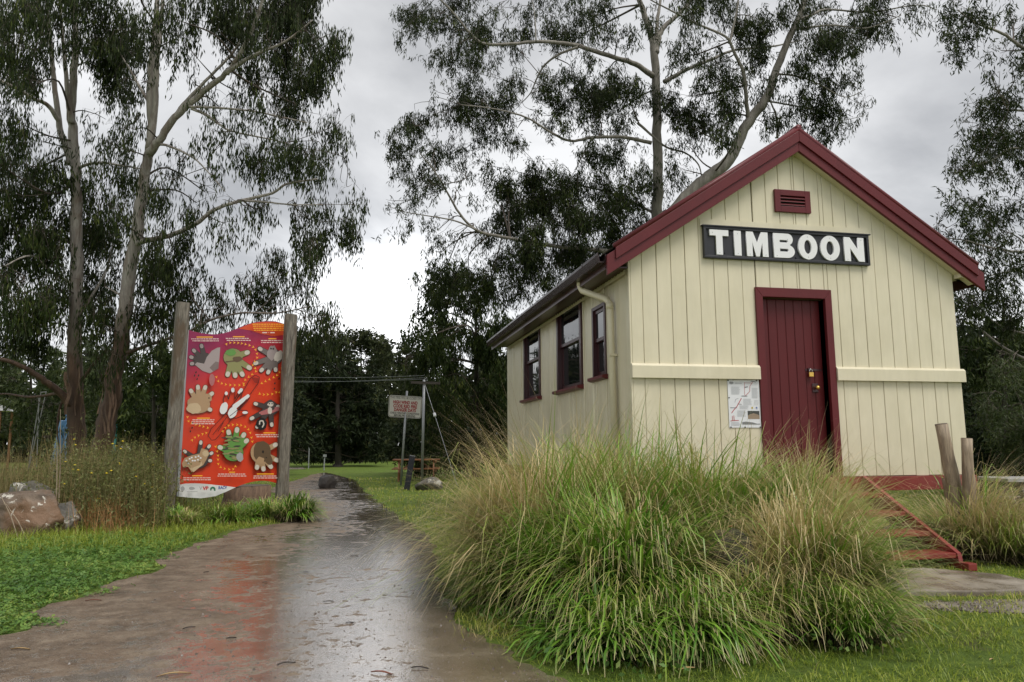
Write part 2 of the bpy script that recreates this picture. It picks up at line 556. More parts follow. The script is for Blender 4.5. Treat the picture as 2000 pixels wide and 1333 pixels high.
def npmesh(name, V, F, attrs=None):
    V = np.asarray(V, dtype=np.float32)
    F = np.asarray(F, dtype=np.int32)
    me = bpy.data.meshes.new(name)
    me.vertices.add(len(V))
    me.vertices.foreach_set('co', V.ravel())
    k = F.shape[1]
    me.loops.add(F.size)
    me.loops.foreach_set('vertex_index', F.ravel())
    me.polygons.add(len(F))
    me.polygons.foreach_set('loop_start', np.arange(0, F.size, k, dtype=np.int32))
    me.polygons.foreach_set('loop_total', np.full(len(F), k, dtype=np.int32))
    for n, a in (attrs or {}).items():
        at_ = me.attributes.new(n, 'FLOAT', 'POINT')
        at_.data.foreach_set('value', np.asarray(a, dtype=np.float32).ravel())
    me.update(calc_edges=True)
    return me


class MB:
    def __init__(s):
        s.v = []; s.f = []

    def poly(s, pts, faces):
        o = len(s.v)
        s.v += [tuple(p) for p in pts]
        s.f += [tuple(i + o for i in q) for q in faces]
        return s

    def box(s, lo, hi, mtx=None):
        x0, y0, z0 = lo; x1, y1, z1 = hi
        p = [(x0, y0, z0), (x1, y0, z0), (x1, y1, z0), (x0, y1, z0), (x0, y0, z1), (x1, y0, z1), (x1, y1, z1), (x0, y1, z1)]
        if mtx is not None:
            p = [tuple(mtx @ Vector(q)) for q in p]
        return s.poly(p, [(0, 3, 2, 1), (4, 5, 6, 7), (0, 1, 5, 4), (1, 2, 6, 5), (2, 3, 7, 6), (3, 0, 4, 7)])

    def beam(s, a, b, w, h, upv=(0, 0, 1)):
        a = Vector(a); b = Vector(b)
        d = (b - a).normalized()
        sd = d.cross(Vector(upv)).normalized()
        u = sd.cross(d).normalized()
        p = []
        for q in (a, b):
            for i, j in ((-1, -1), (1, -1), (1, 1), (-1, 1)):
                p.append(q + sd * (i * w / 2) + u * (j * h / 2))
        return s.poly(p, [(3, 2, 1, 0), (4, 5, 6, 7), (0, 1, 5, 4), (1, 2, 6, 5), (2, 3, 7, 6), (3, 0, 4, 7)])

    def prism(s, pts2, fn, d0, d1):
        n = len(pts2)
        p = [fn(a, b, d0) for a, b in pts2] + [fn(a, b, d1) for a, b in pts2]
        f = [tuple(range(n))[::-1], tuple(range(n, 2 * n))]
        for i in range(n):
            j = (i + 1) % n
            f.append((i, j, n + j, n + i))
        return s.poly(p, f)

    def tube(s, pts, rad, sides=8, cap=True, jit=0.0):
        pts = [Vector(p) for p in pts]
        if isinstance(rad, (int, float)):
            rad = [rad] * len(pts)
        o = len(s.v)
        prev = None
        n = len(pts)
        for i, p in enumerate(pts):
            d = (pts[min(i + 1, n - 1)] - pts[max(i - 1, 0)]).normalized()
            if prev is None:
                a = Vector((0, 0, 1)) if abs(d.z) < 0.9 else Vector((1, 0, 0))
                sd = d.cross(a).normalized()
            else:
                sd = (prev - d * prev.dot(d)).normalized()
            prev = sd
            u = d.cross(sd)
            for k in range(sides):
                t = 2 * math.pi * k / sides
                r = rad[i] * (1 + (R_.uniform(-jit, jit) if jit else 0))
                s.v.append(tuple(p + (sd * math.cos(t) + u * math.sin(t)) * r))
        for i in range(n - 1):
            for k in range(sides):
                k2 = (k + 1) % sides
                s.f.append((o + i * sides + k, o + i * sides + k2, o + (i + 1) * sides + k2, o + (i + 1) * sides + k))
        if cap:
            s.f.append(tuple(o + k for k in range(sides))[::-1])
            s.f.append(tuple(o + (n - 1) * sides + k for k in range(sides)))
        return s

    def mesh(s, name='m'):
        me = bpy.data.meshes.new(name)
        me.from_pydata(s.v, [], s.f)
        me.update()
        bm = bmesh.new(); bm.from_mesh(me)
        bmesh.ops.recalc_face_normals(bm, faces=bm.faces)
        bm.to_mesh(me); bm.free()
        return me

    def build(s, name, m, parent=None, smooth=False, bevel=0):
        me = s.mesh(name)
        if bevel:
            bm = bmesh.new(); bm.from_mesh(me)
            es = [e for e in bm.edges if e.is_manifold and e.calc_face_angle(0) > 0.5]
            bmesh.ops.bevel(bm, geom=es, offset=bevel, segments=2, profile=0.6, affect='EDGES', clamp_overlap=True)
            bm.to_mesh(me); bm.free()
        return link(name, me, m, parent, smooth)


def catmull(pts, n=4):
    P = [np.array(p, float) for p in pts]
    if len(P) < 3:
        return [P[0] + (P[-1] - P[0]) * t for t in np.linspace(0, 1, n + 1)]
    out = []
    for i in range(len(P) - 1):
        p0 = P[max(i - 1, 0)]; p1 = P[i]; p2 = P[i + 1]; p3 = P[min(i + 2, len(P) - 1)]
        for k in range(n):
            t = k / n
            out.append(0.5 * ((2 * p1) + (-p0 + p2) * t + (2 * p0 - 5 * p1 + 4 * p2 - p3) * t * t + (-p0 + 3 * p1 - 3 * p2 + p3) * t ** 3))
    out.append(P[-1])
    return out


def pip(poly, x, y):
    poly = np.asarray(poly)
    inside = np.zeros(len(x), bool)
    j = len(poly) - 1
    for i in range(len(poly)):
        xi, yi = poly[i]; xj, yj = poly[j]
        c = ((yi > y) != (yj > y)) & (x < (xj - xi) * (y - yi) / (yj - yi + 1e-12) + xi)
        inside ^= c
        j = i
    return inside


def blades(base, az, lean, curve, length, width, seg, rnd, drift=None, kpow=1.2):
    n = len(base)
    p = np.array(base, float)
    az = np.array(az, float)
    V = np.zeros((n, seg + 1, 2, 3)); T = np.zeros((n, seg + 1, 2)); Rn = np.zeros((n, seg + 1, 2))
    for i in range(seg + 1):
        t = i / seg
        a = az + (drift * t if drift is not None else 0)
        side = np.stack([-np.sin(a), np.cos(a), np.zeros(n)], 1)
        w = (width * (0.55 + 0.9 * t) if t < 0.4 else width * 0.91 * max(0.06, (1 - t) / 0.6) ** 0.7)[:, None]
        V[:, i, 0] = p - side * w * 0.5
        V[:, i, 1] = p + side * w * 0.5
        T[:, i] = t
        Rn[:, i] = rnd[:, None]
        tm = (i + 0.5) / seg
        th = np.minimum(lean + curve * tm ** kpow, 3.0)
        d = np.stack([np.sin(th) * np.cos(a), np.sin(th) * np.sin(a), np.cos(th)], 1)
        p = p + d * (length / seg)[:, None]
        p[:, 2] = np.maximum(p[:, 2], 0.012)
    V = V.reshape(-1, 3)
    k = np.arange(n)[:, None] * (2 * (seg + 1)) + np.arange(seg)[None, :] * 2
    F = np.stack([k, k + 1, k + 3, k + 2], -1).reshape(-1, 4)
    return V, F, T.reshape(-1), Rn.reshape(-1)


def join_np(parts):
    Vs, Fs, Ts, Rs = [], [], [], []
    o = 0
    for V, F, T, R in parts:
        Vs.append(V); Fs.append(F + o); Ts.append(T); Rs.append(R)
        o += len(V)
    return np.concatenate(Vs), np.concatenate(Fs), np.concatenate(Ts), np.concatenate(Rs)


# ------------------------------------------------------------------ ground, path
def hground(x, y):
    return 0.02 * np.sin(x * 0.7 + 1) * np.cos(y * 0.5)


PATH_L = [(-500, 1420), (-160, 1300), (0, 1240), (60, 1205), (110, 1180), (180, 1162), (235, 1132), (300, 1112), (330, 1085), (400, 1060),
          (440, 1042), (500, 1030), (560, 1020), (597, 1006), (575, 985), (545, 968), (528, 958), (545, 948), (580, 938), (604, 930), (622, 925.5)]
PATH_R = [(1500, 1500), (1160, 1345), (1060, 1318), (1010, 1290), (975, 1262), (925, 1240), (890, 1215), (868, 1170), (852, 1120), (846, 1070),
          (826, 1042), (798, 1022), (772, 1003), (750, 988), (728, 972), (712, 958), (700, 944), (686, 936), (668, 931), (652, 927), (636, 923.5)]
PL = [gz(*p) for p in PATH_L]
PR = [gz(*p) for p in PATH_R]
PL = catmull(PL, 9); PR = catmull(PR, 9)


def ragged_edge(E, amp, seed):
    out = []
    for i, p in enumerate(E):
        q = E[min(i + 1, len(E) - 1)] - E[max(i - 1, 0)]
        n_ = np.array([q[1], -q[0], 0.0]) / (np.linalg.norm(q) + 1e-6)
        w_ = mnoise.noise(Vector((p[0] * 1.3, p[1] * 1.3, seed))) * amp + mnoise.noise(Vector((p[0] * 5, p[1] * 5, seed))) * amp * .5
        out.append(p + n_ * w_)
    return out


PL = ragged_edge(PL, .20, 1.0); PR = ragged_edge(PR, .16, 5.0)
PATH_POLY = [(p[0], p[1]) for p in PL] + [(p[0], p[1]) for p in PR[::-1]]

me = bpy.data.meshes.new('ground')
bm = bmesh.new()
gxs = sorted(set([-300, -200, -120, -80, -50] + list(np.linspace(-35, 35, 60)) + [50, 80, 120, 200, 300]))
gys = sorted(set([-60, -30, -15] + list(np.linspace(-10, 50, 60)) + [70, 100, 150, 220, 350]))
grid = [[bm.verts.new((x, y, 0.0)) for y in gys] for x in gxs]
for i in range(len(gxs) - 1):
    for j in range(len(gys) - 1):
        bm.faces.new((grid[i][j], grid[i + 1][j], grid[i + 1][j + 1], grid[i][j + 1]))
bm.to_mesh(me); bm.free()
tag(link('ground', me, 'ground'), kind='structure')

# path sheet 5 mm above the ground, ragged edges, an "across" value from left margin 0 to right margin 1
nac = 24
V = []; A = []
for i, (a, b) in enumerate(zip(PL, PR)):
    ja = R_.uniform(-0.015, 0.015); jb = R_.uniform(-0.015, 0.015)
    for k in range(nac + 1):
        t = k / nac
        q = a + (b - a) * t
        dd = (b - a) / (np.linalg.norm(b - a) + 1e-6)
        q = q + dd * (ja * (1 - t) + jb * t)
        V.append((q[0], q[1], 0.005)); A.append(t)
F = []
for i in range(len(PL) - 1):
    for k in range(nac):
        s = i * (nac + 1) + k
        F.append((s, s + 1, s + nac + 2, s + nac + 1))
tag(link('path', npmesh('path', V, F, {'across': A}), 'path'), kind='structure')

# far continuation of the path round the bend
fp = [gz(*p) for p in ((560, 917), (600, 917), (592, 913.5), (566, 913.5))]
tag(link('path', MB().poly([(p[0], p[1], 0.006) for p in fp], [(0, 1, 2, 3)]).mesh(), 'concrete'), kind='structure')

# concrete landing at the foot of the steps, and gravel beyond it
pad = [(1.35, -1.55), (2.35, -1.52), (2.78, -2.0), (2.72, -2.42), (2.42, -2.66), (1.95, -2.62), (1.3, -2.45)]
o = MB().prism(pad, lambda a, b, d: (a, b, d), -0.05, 0.045).build('concrete_pad', 'concrete', bevel=0.012)
tag(o, kind='structure')
gr = []
for k in range(22):
    t = k / 21 * 2 * math.pi
    gr.append((2.15 + (1.0 + R_.uniform(-.12, .12)) * math.cos(t), -3.1 + (0.28 + R_.uniform(-.05, .05)) * math.sin(t) - 0.25 * math.cos(t), 0.006))
tag(link('gravel_path', MB().poly(gr, [tuple(range(22))]).mesh(), 'gravel'), kind='structure')
st = []
for k in range(900):
    t = R_.uniform(0, 2 * math.pi); q = math.sqrt(R_.random())
    x = 2.15 + q * 1.05 * math.cos(t); y = -3.1 + q * .30 * math.sin(t) - .25 * q * math.cos(t); r = R_.uniform(.006, .018)
    st.append((x, y, r))
mb = MB()
for x, y, r in st:
    a = R_.uniform(0, 6.28)
    p = [(x + r * math.cos(a + i * 2.09) * R_.uniform(.7, 1.2), y + r * math.sin(a + i * 2.09) * R_.uniform(.7, 1.2), 0.004) for i in range(3)] + [(x, y, .006 + r * .8)]
    mb.poly(p, [(0, 1, 3), (1, 2, 3), (2, 0, 3)])
tag(mb.build('gravel_stones', 'gravel'), 'pale wet gravel stones scattered beyond the concrete pad', 'gravel', kind='stuff')

# ------------------------------------------------------------------ station building
FL = 0.85          # floor level
W, D = 4.389, 7.196
RIDGE_X = W / 2
SL = 0.662         # roof slope


def roof_under(x):   # underside of bargeboard line on the gable
    return 4.85 - SL * abs(x - RIDGE_X)


bld = empty('station_building', 'small cream weatherboard railway building with maroon trim beside the path', 'building')
BS = 0.1832


def fmap(s, z, d):
    return (s, -d, z)


def lmap(s, z, d):
    return (-d, s, z)


def board(s0, s1, zb, za0, za1, fn, parent, m='cream', dep=0.018, ch=0.004, gap=0.0026, name='board', cup=0.0006):
    s0 += gap; s1 -= gap
    j = R_.uniform(-0.0015, 0.0015)
    dep = dep + j
    s0 += R_.uniform(-.001, .0012); s1 -= R_.uniform(-.001, .0012)
    ca_, cb_ = R_.uniform(-cup, cup), R_.uniform(-cup, cup)
    prof = [(s0, 0.0), (s0, dep - ch + ca_), (s0 + ch, dep + ca_), (s1 - ch, dep + cb_), (s1, dep - ch + cb_), (s1, 0.0)]
    def ztop(s):
        return za0 + (za1 - za0) * (s - s0) / (s1 - s0)
    p = [fn(s, zb, d) for s, d in prof] + [fn(s, ztop(s), d) for s, d in prof]
    f = [(5, 4, 3, 2, 1, 0), (6, 7, 8, 9, 10, 11)] + [(i, (i + 1) % 6, 6 + (i + 1) % 6, 6 + i) for i in range(6)]
    return MB().poly(p, f).build(name, m, parent)


DL, DR, DT = 1.581, 2.601, 3.1145
RAIL0, RAIL1 = 1.998, 2.165
# front wall backing with the door opening
mb = MB()
def gable(x0, x1, zb):
    pts = [(x0, zb), (x1, zb), (x1, roof_under(x1) + .12)]
    if x0 < RIDGE_X < x1: pts.append((RIDGE_X, roof_under(RIDGE_X) + .12))
    pts.append((x0, roof_under(x0) + .12))
    return pts
DI0, DI1, DIT = DL + 0.09, DR - 0.09, DT - 0.115
mb.prism(gable(0.0, DI0, FL), fmap, -0.09, -0.001)
mb.prism(gable(DI1, W, FL), fmap, -0.09, -0.001)
mb.prism(gable(DI0, DI1, DIT), fmap, -0.09, -0.001)
front = mb.build('front_wall', 'cream_back', bld)
nb = 24
seams = [0.0] + [0.146 + BS * k for k in range(0, 30) if 0.146 + BS * k < W - 0.08] + [W]
for s0, s1 in zip(seams[:-1], seams[1:]):
    segs = [(s0, s1)]
    def cuts(z_lo, blocked):
        out = []
        for a, b in [(s0, s1)]:
            if blocked is None or b <= blocked[0] + .01 or a >= blocked[1] - .01:
                out.append((a, b))
            else:
                if a < blocked[0] - .012: out.append((a, blocked[0]))
                if b > blocked[1] + .012: out.append((blocked[1], b))
        return out
    dz = R_.uniform(-.004, .004)
    def upto(a, b, lo):
        if a < RIDGE_X < b and False: pass
        board(a, b, lo, roof_under(a) + .06, roof_under(b) + .06, fmap, front)
    door_block = (DL + 0.02, DR - 0.02)
    low = cuts(0, door_block)
    for a, b in low:
        board(a, b, FL + 0.002 + R_.uniform(0, .006), RAIL0 + .02, RAIL0 + .02, fmap, front)
    # between the rail and the roof, beside the door
    for a, b in low:
        if a < RIDGE_X < b:
            upto(a, RIDGE_X, RAIL1 - .02); upto(RIDGE_X, b, RAIL1 - .02)
        else:
            upto(a, b, RAIL1 - .02)
    # above the door
    a, b = max(s0, door_block[0]), min(s1, door_block[1])
    if b - a > 0.012:
        if a < RIDGE_X < b:
            upto(a, RIDGE_X, DT - .03); upto(RIDGE_X, b, DT - .03)
        else:
            upto(a, b, DT - .03)
# belt rail either side of the door
for a, b in ((-0.022, DL - 0.002), (DR + 0.002, W + 0.022)):
    pr = [(0.0, RAIL0), (0.052, RAIL0), (0.052, RAIL1 - 0.028), (0.024, RAIL1), (0.0, RAIL1)]
    p = [(a, -d - .019, z) for d, z in pr] + [(b, -d - .019, z) for d, z in pr]
    MB().poly(p, [(0, 1, 2, 3, 4), (9, 8, 7, 6, 5)] + [(i, (i + 1) % 5, 5 + (i + 1) % 5, 5 + i) for i in range(5)]).build('belt_rail', 'cream', bld)
# dressing strips above and below the name board
MB().box((0.90, -0.030, 3.845), (3.20, -0.0205, 3.93)).build('flashing', 'cream', bld)

# left wall with window openings
WIN = [(4.24, 5.50, 2.06, 3.40), (1.84, 3.12, 2.06, 3.40), (0.84, 1.36, 2.11, 3.05)]
LT = 3.52
mb = MB()
edges = [0.0]
for y0, y1, z0, z1 in sorted(WIN):
    mb.prism([(edges[-1], FL), (y0, FL), (y0, LT), (edges[-1], LT)], lmap, -0.1, -0.001)
    mb.prism([(y0, FL), (y1, FL), (y1, z0), (y0, z0)], lmap, -0.1, -0.001)
    if z1 < LT - .02:
        mb.prism([(y0, z1), (y1, z1), (y1, LT), (y0, LT)], lmap, -0.1, -0.001)
    edges.append(y1)
mb.prism([(edges[-1], FL), (D, FL), (D, LT), (edges[-1], LT)], lmap, -0.1, -0.001)
left = mb.build('side_wall', 'cream_back', bld)
ys = [-0.018 + 0.0] + [BS * 0.7 + BS * k for k in range(60) if BS * .7 + BS * k < D - .06] + [D]
ys[0] = 0.001
for s0, s1 in zip(ys[:-1], ys[1:]):
    spans = [(FL + .002, LT)]
    pieces = []
    cutsy = [s0, s1]
    for y0, y1, z0, z1 in WIN:
        for q in (y0, y1):
            if s0 + .015 < q < s1 - .015: cutsy.append(q)
    cutsy.sort()
    for a, b in zip(cutsy[:-1], cutsy[1:]):
        m_ = (a + b) / 2
        w = [w_ for w_ in WIN if w_[0] < m_ < w_[1]]
        if w:
            board(a, b, FL + .002, w[0][2], w[0][2], lmap, left, cup=.008, ch=.008, gap=.004)
            if w[0][3] < LT - .05:
                board(a, b, w[0][3], LT, LT, lmap, left, cup=.008, ch=.008, gap=.004)
        else:
            board(a, b, FL + .002 + R_.uniform(0, .006), LT, LT, lmap, left, cup=.008, ch=.008, gap=.004)
# corner stop
MB().box((-0.020, -0.0195, FL), (0.0, -0.0005, 3.45)).build('corner_trim', 'cream', bld)
# right and rear walls, floor and ceiling make the room solid
MB().box((W - 0.09, 0.001, FL), (W, D, LT - .1)).build('side_wall', 'cream', bld)
rp = [(0.101, FL), (W - .091, FL), (W - .091, LT), (RIDGE_X, 4.85), (0.101, LT)]
MB().prism(rp, lambda a, b, d: (a, D - d, b), 0.0, 0.09).build('rear_wall', 'cream', bld)
MB().box((0.11, 0.1, FL - .02), (W - 0.1, D - .1, FL)).build('floor', 'interior', bld)
MB().box((0.11, 0.1, 3.5), (W - 0.1, D - .1, 3.52)).build('ceiling', 'interior', bld)

# windows
for wi, (y0, y1, z0, z1) in enumerate(WIN):
    fw = 0.07 if wi < 2 else 0.045
    pr = 0.045 if wi < 2 else 0.03
    mb = MB()
    mb.prism([(y0 - .012, z0), (y0 + fw, z0), (y0 + fw, z1), (y0 - .012, z1)], lmap, -0.10, pr)
    mb.prism([(y1 - fw, z0), (y1 + .012, z0), (y1 + .012, z1), (y1 - fw, z1)], lmap, -0.10, pr)
    mb.prism([(y0 + fw + .0005, z1 - fw), (y1 - fw - .0005, z1 - fw), (y1 - fw - .0005, z1), (y0 + fw + .0005, z1)], lmap, -0.10, pr)
    win = mb.build('window', 'maroon_dark', bld)
    zm = (z0 + z1) / 2 + 0.02
    for q, (a, b, dep) in enumerate(((zm - .02, z1 - fw - .003, 0.005), (z0 + .03, zm + .02, -0.028))):
        sw = 0.055 if wi < 2 else .035
        ya, yb = y0 + fw + .003, y1 - fw - .003
        mb = MB()
        mb.prism([(ya, a), (ya + sw, a), (ya + sw, b), (ya, b)], lmap, dep - .03, dep)
        mb.prism([(yb - sw, a), (yb, a), (yb, b), (yb - sw, b)], lmap, dep - .03, dep)
        mb.prism([(ya + sw, a), (yb - sw, a), (yb - sw, a + .045), (ya + sw, a + .045)], lmap, dep - .03, dep)
        mb.prism([(ya + sw, b - .045), (yb - sw, b - .045), (yb - sw, b), (ya + sw, b)], lmap, dep - .03, dep)
        mb.build('sash', 'maroon_dark', win)
        MB().prism([(ya + sw - .004, a + .04), (yb - sw + .004, a + .04), (yb - sw + .004, b - .04), (ya + sw - .004, b - .04)], lmap, dep - .02, dep - .012).build('pane', 'glass', win)
    pr2 = [(-.1, z0 + .03), (0.115, z0 + .002), (0.115, z0 - .035), (0.06, z0 - .05), (0.02, z0 - .05), (0.02, z0 - .004), (-.1, z0 - .004)]
    if wi == 2: pr2 = [(d * .8 if d > 0 else d, z) for d, z in pr2]
    a, b = y0 - .05, y1 + .05
    p = [(-d, a, z) for d, z in pr2] + [(-d, b, z) for d, z in pr2]
    n = len(pr2)
    MB().poly(p, [tuple(range(n)), tuple(range(2 * n - 1, n - 1, -1))] + [(i, (i + 1) % n, n + (i + 1) % n, n + i) for i in range(n)]).build('sill', 'maroon', win)

# door frame, door
mb = MB()
fp_ = 0.047
mb.poly([(DL, 0, FL), (DI0, 0, FL), (DI0, 0, DIT), (DL, 0, DT)] and [fmap(DL, FL, -.10), fmap(DI0, FL, -.10), fmap(DI0, DIT, -.10), fmap(DL, DT, -.10),
         fmap(DL, FL, fp_), fmap(DI0, FL, fp_), fmap(DI0, DIT, fp_), fmap(DL, DT, fp_)],
        [(0, 1, 2, 3), (7, 6, 5, 4), (0, 4, 5, 1), (1, 5, 6, 2), (2, 6, 7, 3), (3, 7, 4, 0)])
jl = mb.build('door_jamb', 'maroon', bld, bevel=.004)
MB().poly([fmap(DR, FL, -.10), fmap(DI1, FL, -.10), fmap(DI1, DIT, -.10), fmap(DR, DT, -.10),
           fmap(DR, FL, fp_), fmap(DI1, FL, fp_), fmap(DI1, DIT, fp_), fmap(DR, DT, fp_)],
          [(0, 1, 2, 3), (7, 6, 5, 4), (0, 4, 5, 1), (1, 5, 6, 2), (2, 6, 7, 3), (3, 7, 4, 0)]).build('door_jamb', 'maroon', bld, bevel=.004)
g_ = .0012
MB().poly([fmap(DL + g_, DT + g_, -.10), fmap(DI0 + g_, DIT + g_, -.10), fmap(DI1 - g_, DIT + g_, -.10), fmap(DR - g_, DT + g_, -.10),
           fmap(DL + g_, DT + g_, fp_), fmap(DI0 + g_, DIT + g_, fp_), fmap(DI1 - g_, DIT + g_, fp_), fmap(DR - g_, DT + g_, fp_)],
          [(0, 1, 2, 3), (7, 6, 5, 4), (0, 4, 5, 1), (1, 5, 6, 2), (2, 6, 7, 3), (3, 7, 4, 0)]).build('door_head', 'maroon', bld, bevel=.004)
door = MB().prism([(DI0 + .006, FL + .02), (DI1 - .006, FL + .02), (DI1 - .006, DIT - .006), (DI0 + .006, DIT - .006)], fmap, -.135, -.10).build('door', 'maroon_door', bld)
nd = 7
for k in range(nd):
    a = DI0 + .006 + (DI1 - DI0 - .012) * k / nd; b = DI0 + .006 + (DI1 - DI0 - .012) * (k + 1) / nd
    board(a, b, FL + .02, DIT - .006, DIT - .006, lambda s, z, d: (s, 0.10 - d, z), door, 'maroon_door', .022, .007, .0006)
MB().box((DI0, -.05, FL - .02), (DI1, .1, FL + .018)).build('door_sill', 'maroon', bld)
kx, kz, ky = 2.385, 1.915, 0.078
MB().box((kx - .045, ky - .010, kz - .055), (kx + .035, ky, kz + .055)).build('lock_plate', 'maroon_dark', door, bevel=.004)
kn = MB()
kn.tube([(kx, ky - .008, kz), (kx, ky - .03, kz), (kx, ky - .035, kz), (kx, ky - .045, kz), (kx, ky - .062, kz), (kx, ky - .072, kz)], [.010, .010, .018, .026, .024, .010], 14)
kn.build('door_knob', 'brass', door, smooth=True)
hz_ = 2.135
MB().box((2.26, ky - .008, hz_ - .012), (2.49, ky, hz_ + .012)).box((2.29, ky - .024, hz_ - .022), (2.315, ky - .006, hz_ + .022)).build('hasp', 'maroon_dark', door)
lk = empty('padlock', 'small brass padlock hanging on the maroon door latch', 'padlock')
lx, lz, ly = 2.316, 2.075, ky - .034
MB().box((lx - .03, ly - .012, lz - .028), (lx + .03, ly + .012, lz + .026)).build('lock_body', 'brass', lk, bevel=.004)
arc = [(lx - .018, ly, lz + .02)] + [(lx + .018 * math.cos(t), ly, lz + .045 + .02 * math.sin(t)) for t in np.linspace(math.pi, 0, 9)] + [(lx + .018, ly, lz + .02)]
MB().tube(arc, .0048, 8).build('shackle', 'steel', lk, smooth=True)

# roof: two corrugated slopes
EX = 0.33
Y0R, Y1R = -0.16, D + 0.22
ny = 620
for sgn in (-1, 1):
    yy = np.linspace(Y0R + .02, Y1R, ny)
    V = []
    for k in range(5):
        t = k / 4
        x = RIDGE_X + sgn * (0.02 + (RIDGE_X + EX + .03) * t)
        z = 5.10 - SL * abs(x - RIDGE_X)
        V.append(np.stack([np.full(ny, x), yy, z + 0.009 * np.sin(yy * 2 * math.pi / .076)], 1))
    V = np.concatenate(V)
    F = [(r * ny + i, r * ny + i + 1, (r + 1) * ny + i + 1, (r + 1) * ny + i) for r in range(4) for i in range(ny - 1)]
    roof = link('roof', npmesh('roof', V, F), 'iron', bld, True)
    # eaves soffit and fascia
    e0 = RIDGE_X + sgn * (RIDGE_X - .0); e1 = RIDGE_X + sgn * (RIDGE_X + EX - .03)
    zz = lambda x: 5.065 - SL * abs(x - RIDGE_X)
    MB().prism([(e0 + sgn * .02, zz(e0 + sgn * .02) - .035), (e1, zz(e1) - .035), (e1, zz(e1) - .015), (e0 + sgn * .02, zz(e0 + sgn * .02) - .015)], lambda a, b, d: (a, d, b), -0.09, D + .18).build('eaves_lining', 'maroon_dark' if sgn < 0 else 'cream', bld)  # left lining coloured dark to paint in the shade under the eaves
    MB().prism([(e1, zz(e1) - .17), (e1 + sgn * .02, zz(e1) - .17), (e1 + sgn * .02, zz(e1) + .0), (e1, zz(e1) + .0)], lambda a, b, d: (a, d, b), -0.085, D + .18).build('fascia', 'maroon_dark', bld)
    # gutter, a quad trough
    gx = e1 + sgn * .022
    gp = [(gx, 3.315), (gx + sgn * .075, 3.315), (gx + sgn * .098, 3.40), (gx + sgn * .098, 3.43), (gx + sgn * .090, 3.43), (gx + sgn * .088, 3.402), (gx + sgn * .068, 3.325), (gx + sgn * .006, 3.325), (gx + sgn * .006, 3.42), (gx, 3.42)]
    gut = MB().prism(gp, lambda a, b, d: (a, d, b), -0.10, D + .20).build('gutter', 'gutter', bld)
    for yb in np.arange(0.5, D, 1.15):
        MB().box((min(gx + sgn * .10, gx), yb, 3.31), (max(gx + sgn * .10, gx), yb + .02, 3.313)).box((gx + sgn * .098 - .003, yb, 3.39), (gx + sgn * .098 + .003, yb + .02, 3.434)).build('bracket', 'gutter', gut)
    # bargeboards: wide board, capping roll and cream gable soffit
    x_in, x_out = RIDGE_X + sgn * .001, RIDGE_X + sgn * (RIDGE_X + EX)
    tl = lambda x, o: 5.06 + o - SL * abs(x - RIDGE_X)
    MB().poly([(x, y, z) for y in (-.175, -.135) for x, z in ((x_in, tl(x_in, -.235)), (x_out, tl(x_out, -.235) + .0), (x_out, tl(x_out, .0)), (x_in, tl(x_in, .0)))],
              [(0, 1, 2, 3), (7, 6, 5, 4), (0, 4, 5, 1), (1, 5, 6, 2), (2, 6, 7, 3), (3, 7, 4, 0)]).build('bargeboard', 'maroon', bld, bevel=.004)
    MB().poly([(x, y, z) for y in (-.197, -.176) for x, z in ((x_in, tl(x_in, -.115)), (x_out - sgn * .10, tl(x_out - sgn * .10, -.115)), (x_out - sgn * .10, tl(x_out - sgn * .10, .02)), (x_in, tl(x_in, .02)))],
              [(0, 1, 2, 3), (7, 6, 5, 4), (0, 4, 5, 1), (1, 5, 6, 2), (2, 6, 7, 3), (3, 7, 4, 0)]).build('barge_moulding', 'maroon', bld, bevel=.005)
    caps = []
    MB().tube([(x_in, -.170, tl(x_in, .045)), (x_out - sgn * .09, -.170, tl(x_out - sgn * .09, .045))], .034, 12).build('barge_roll', 'maroon', bld, True)
    MB().poly([(x, y, z) for y in (-.133, -.0205) for x, z in ((x_in, tl(x_in, -.215)), (x_out - sgn * .30, tl(x_out - sgn * .30, -.215)), (x_out - sgn * .30, tl(x_out - sgn * .30, -.195)), (x_in, tl(x_in, -.195)))],
              [(0, 1, 2, 3), (7, 6, 5, 4), (0, 4, 5, 1), (1, 5, 6, 2), (2, 6, 7, 3), (3, 7, 4, 0)]).build('gable_soffit', 'cream', bld)
    # boxed end of the eaves seen below the barge
    xb0, xb1 = (W + .02, W + .22) if sgn > 0 else (-.22, -.02)
    if sgn > 0:
        MB().poly([(xb0, -.13, 3.33), (xb1, -.13, 3.33), (xb1, -.13, tl(xb1, -.21)), (xb0, -.13, tl(xb0, -.21)),
                   (xb0, -.02, 3.33), (xb1, -.02, 3.33), (xb1, -.02, tl(xb1, -.21)), (xb0, -.02, tl(xb0, -.21))],
                  [(0, 1, 2, 3), (7, 6, 5, 4), (0, 4, 5, 1), (1, 5, 6, 2), (2, 6, 7, 3), (3, 7, 4, 0)]).build('eaves_box', 'cream', bld)
MB().tube([(RIDGE_X, -.2, 5.12), (RIDGE_X, Y1R, 5.12)], .04, 12).build('ridge_cap', 'maroon', bld, True)
# scalloped filler board under the iron along the eaves (left side)
V = []; n2 = 500
yy = np.linspace(0.0, D, n2)
pts = [(-0.055, y, 3.215) for y in yy] + [(-0.055, y, 3.262 + .012 * math.sin(y * 2 * math.pi / .11)) for y in yy]
MB().poly(pts, [(i, i + 1, n2 + i + 1, n2 + i) for i in range(n2 - 1)]).build('scalloped_filler', 'cream', bld)
MB().box((-.28, .0, 3.285), (-.0195, D, 3.3)).build('eaves_lining', 'maroon_dark', bld)  # dark colour here stands in for the shadow below the gutter

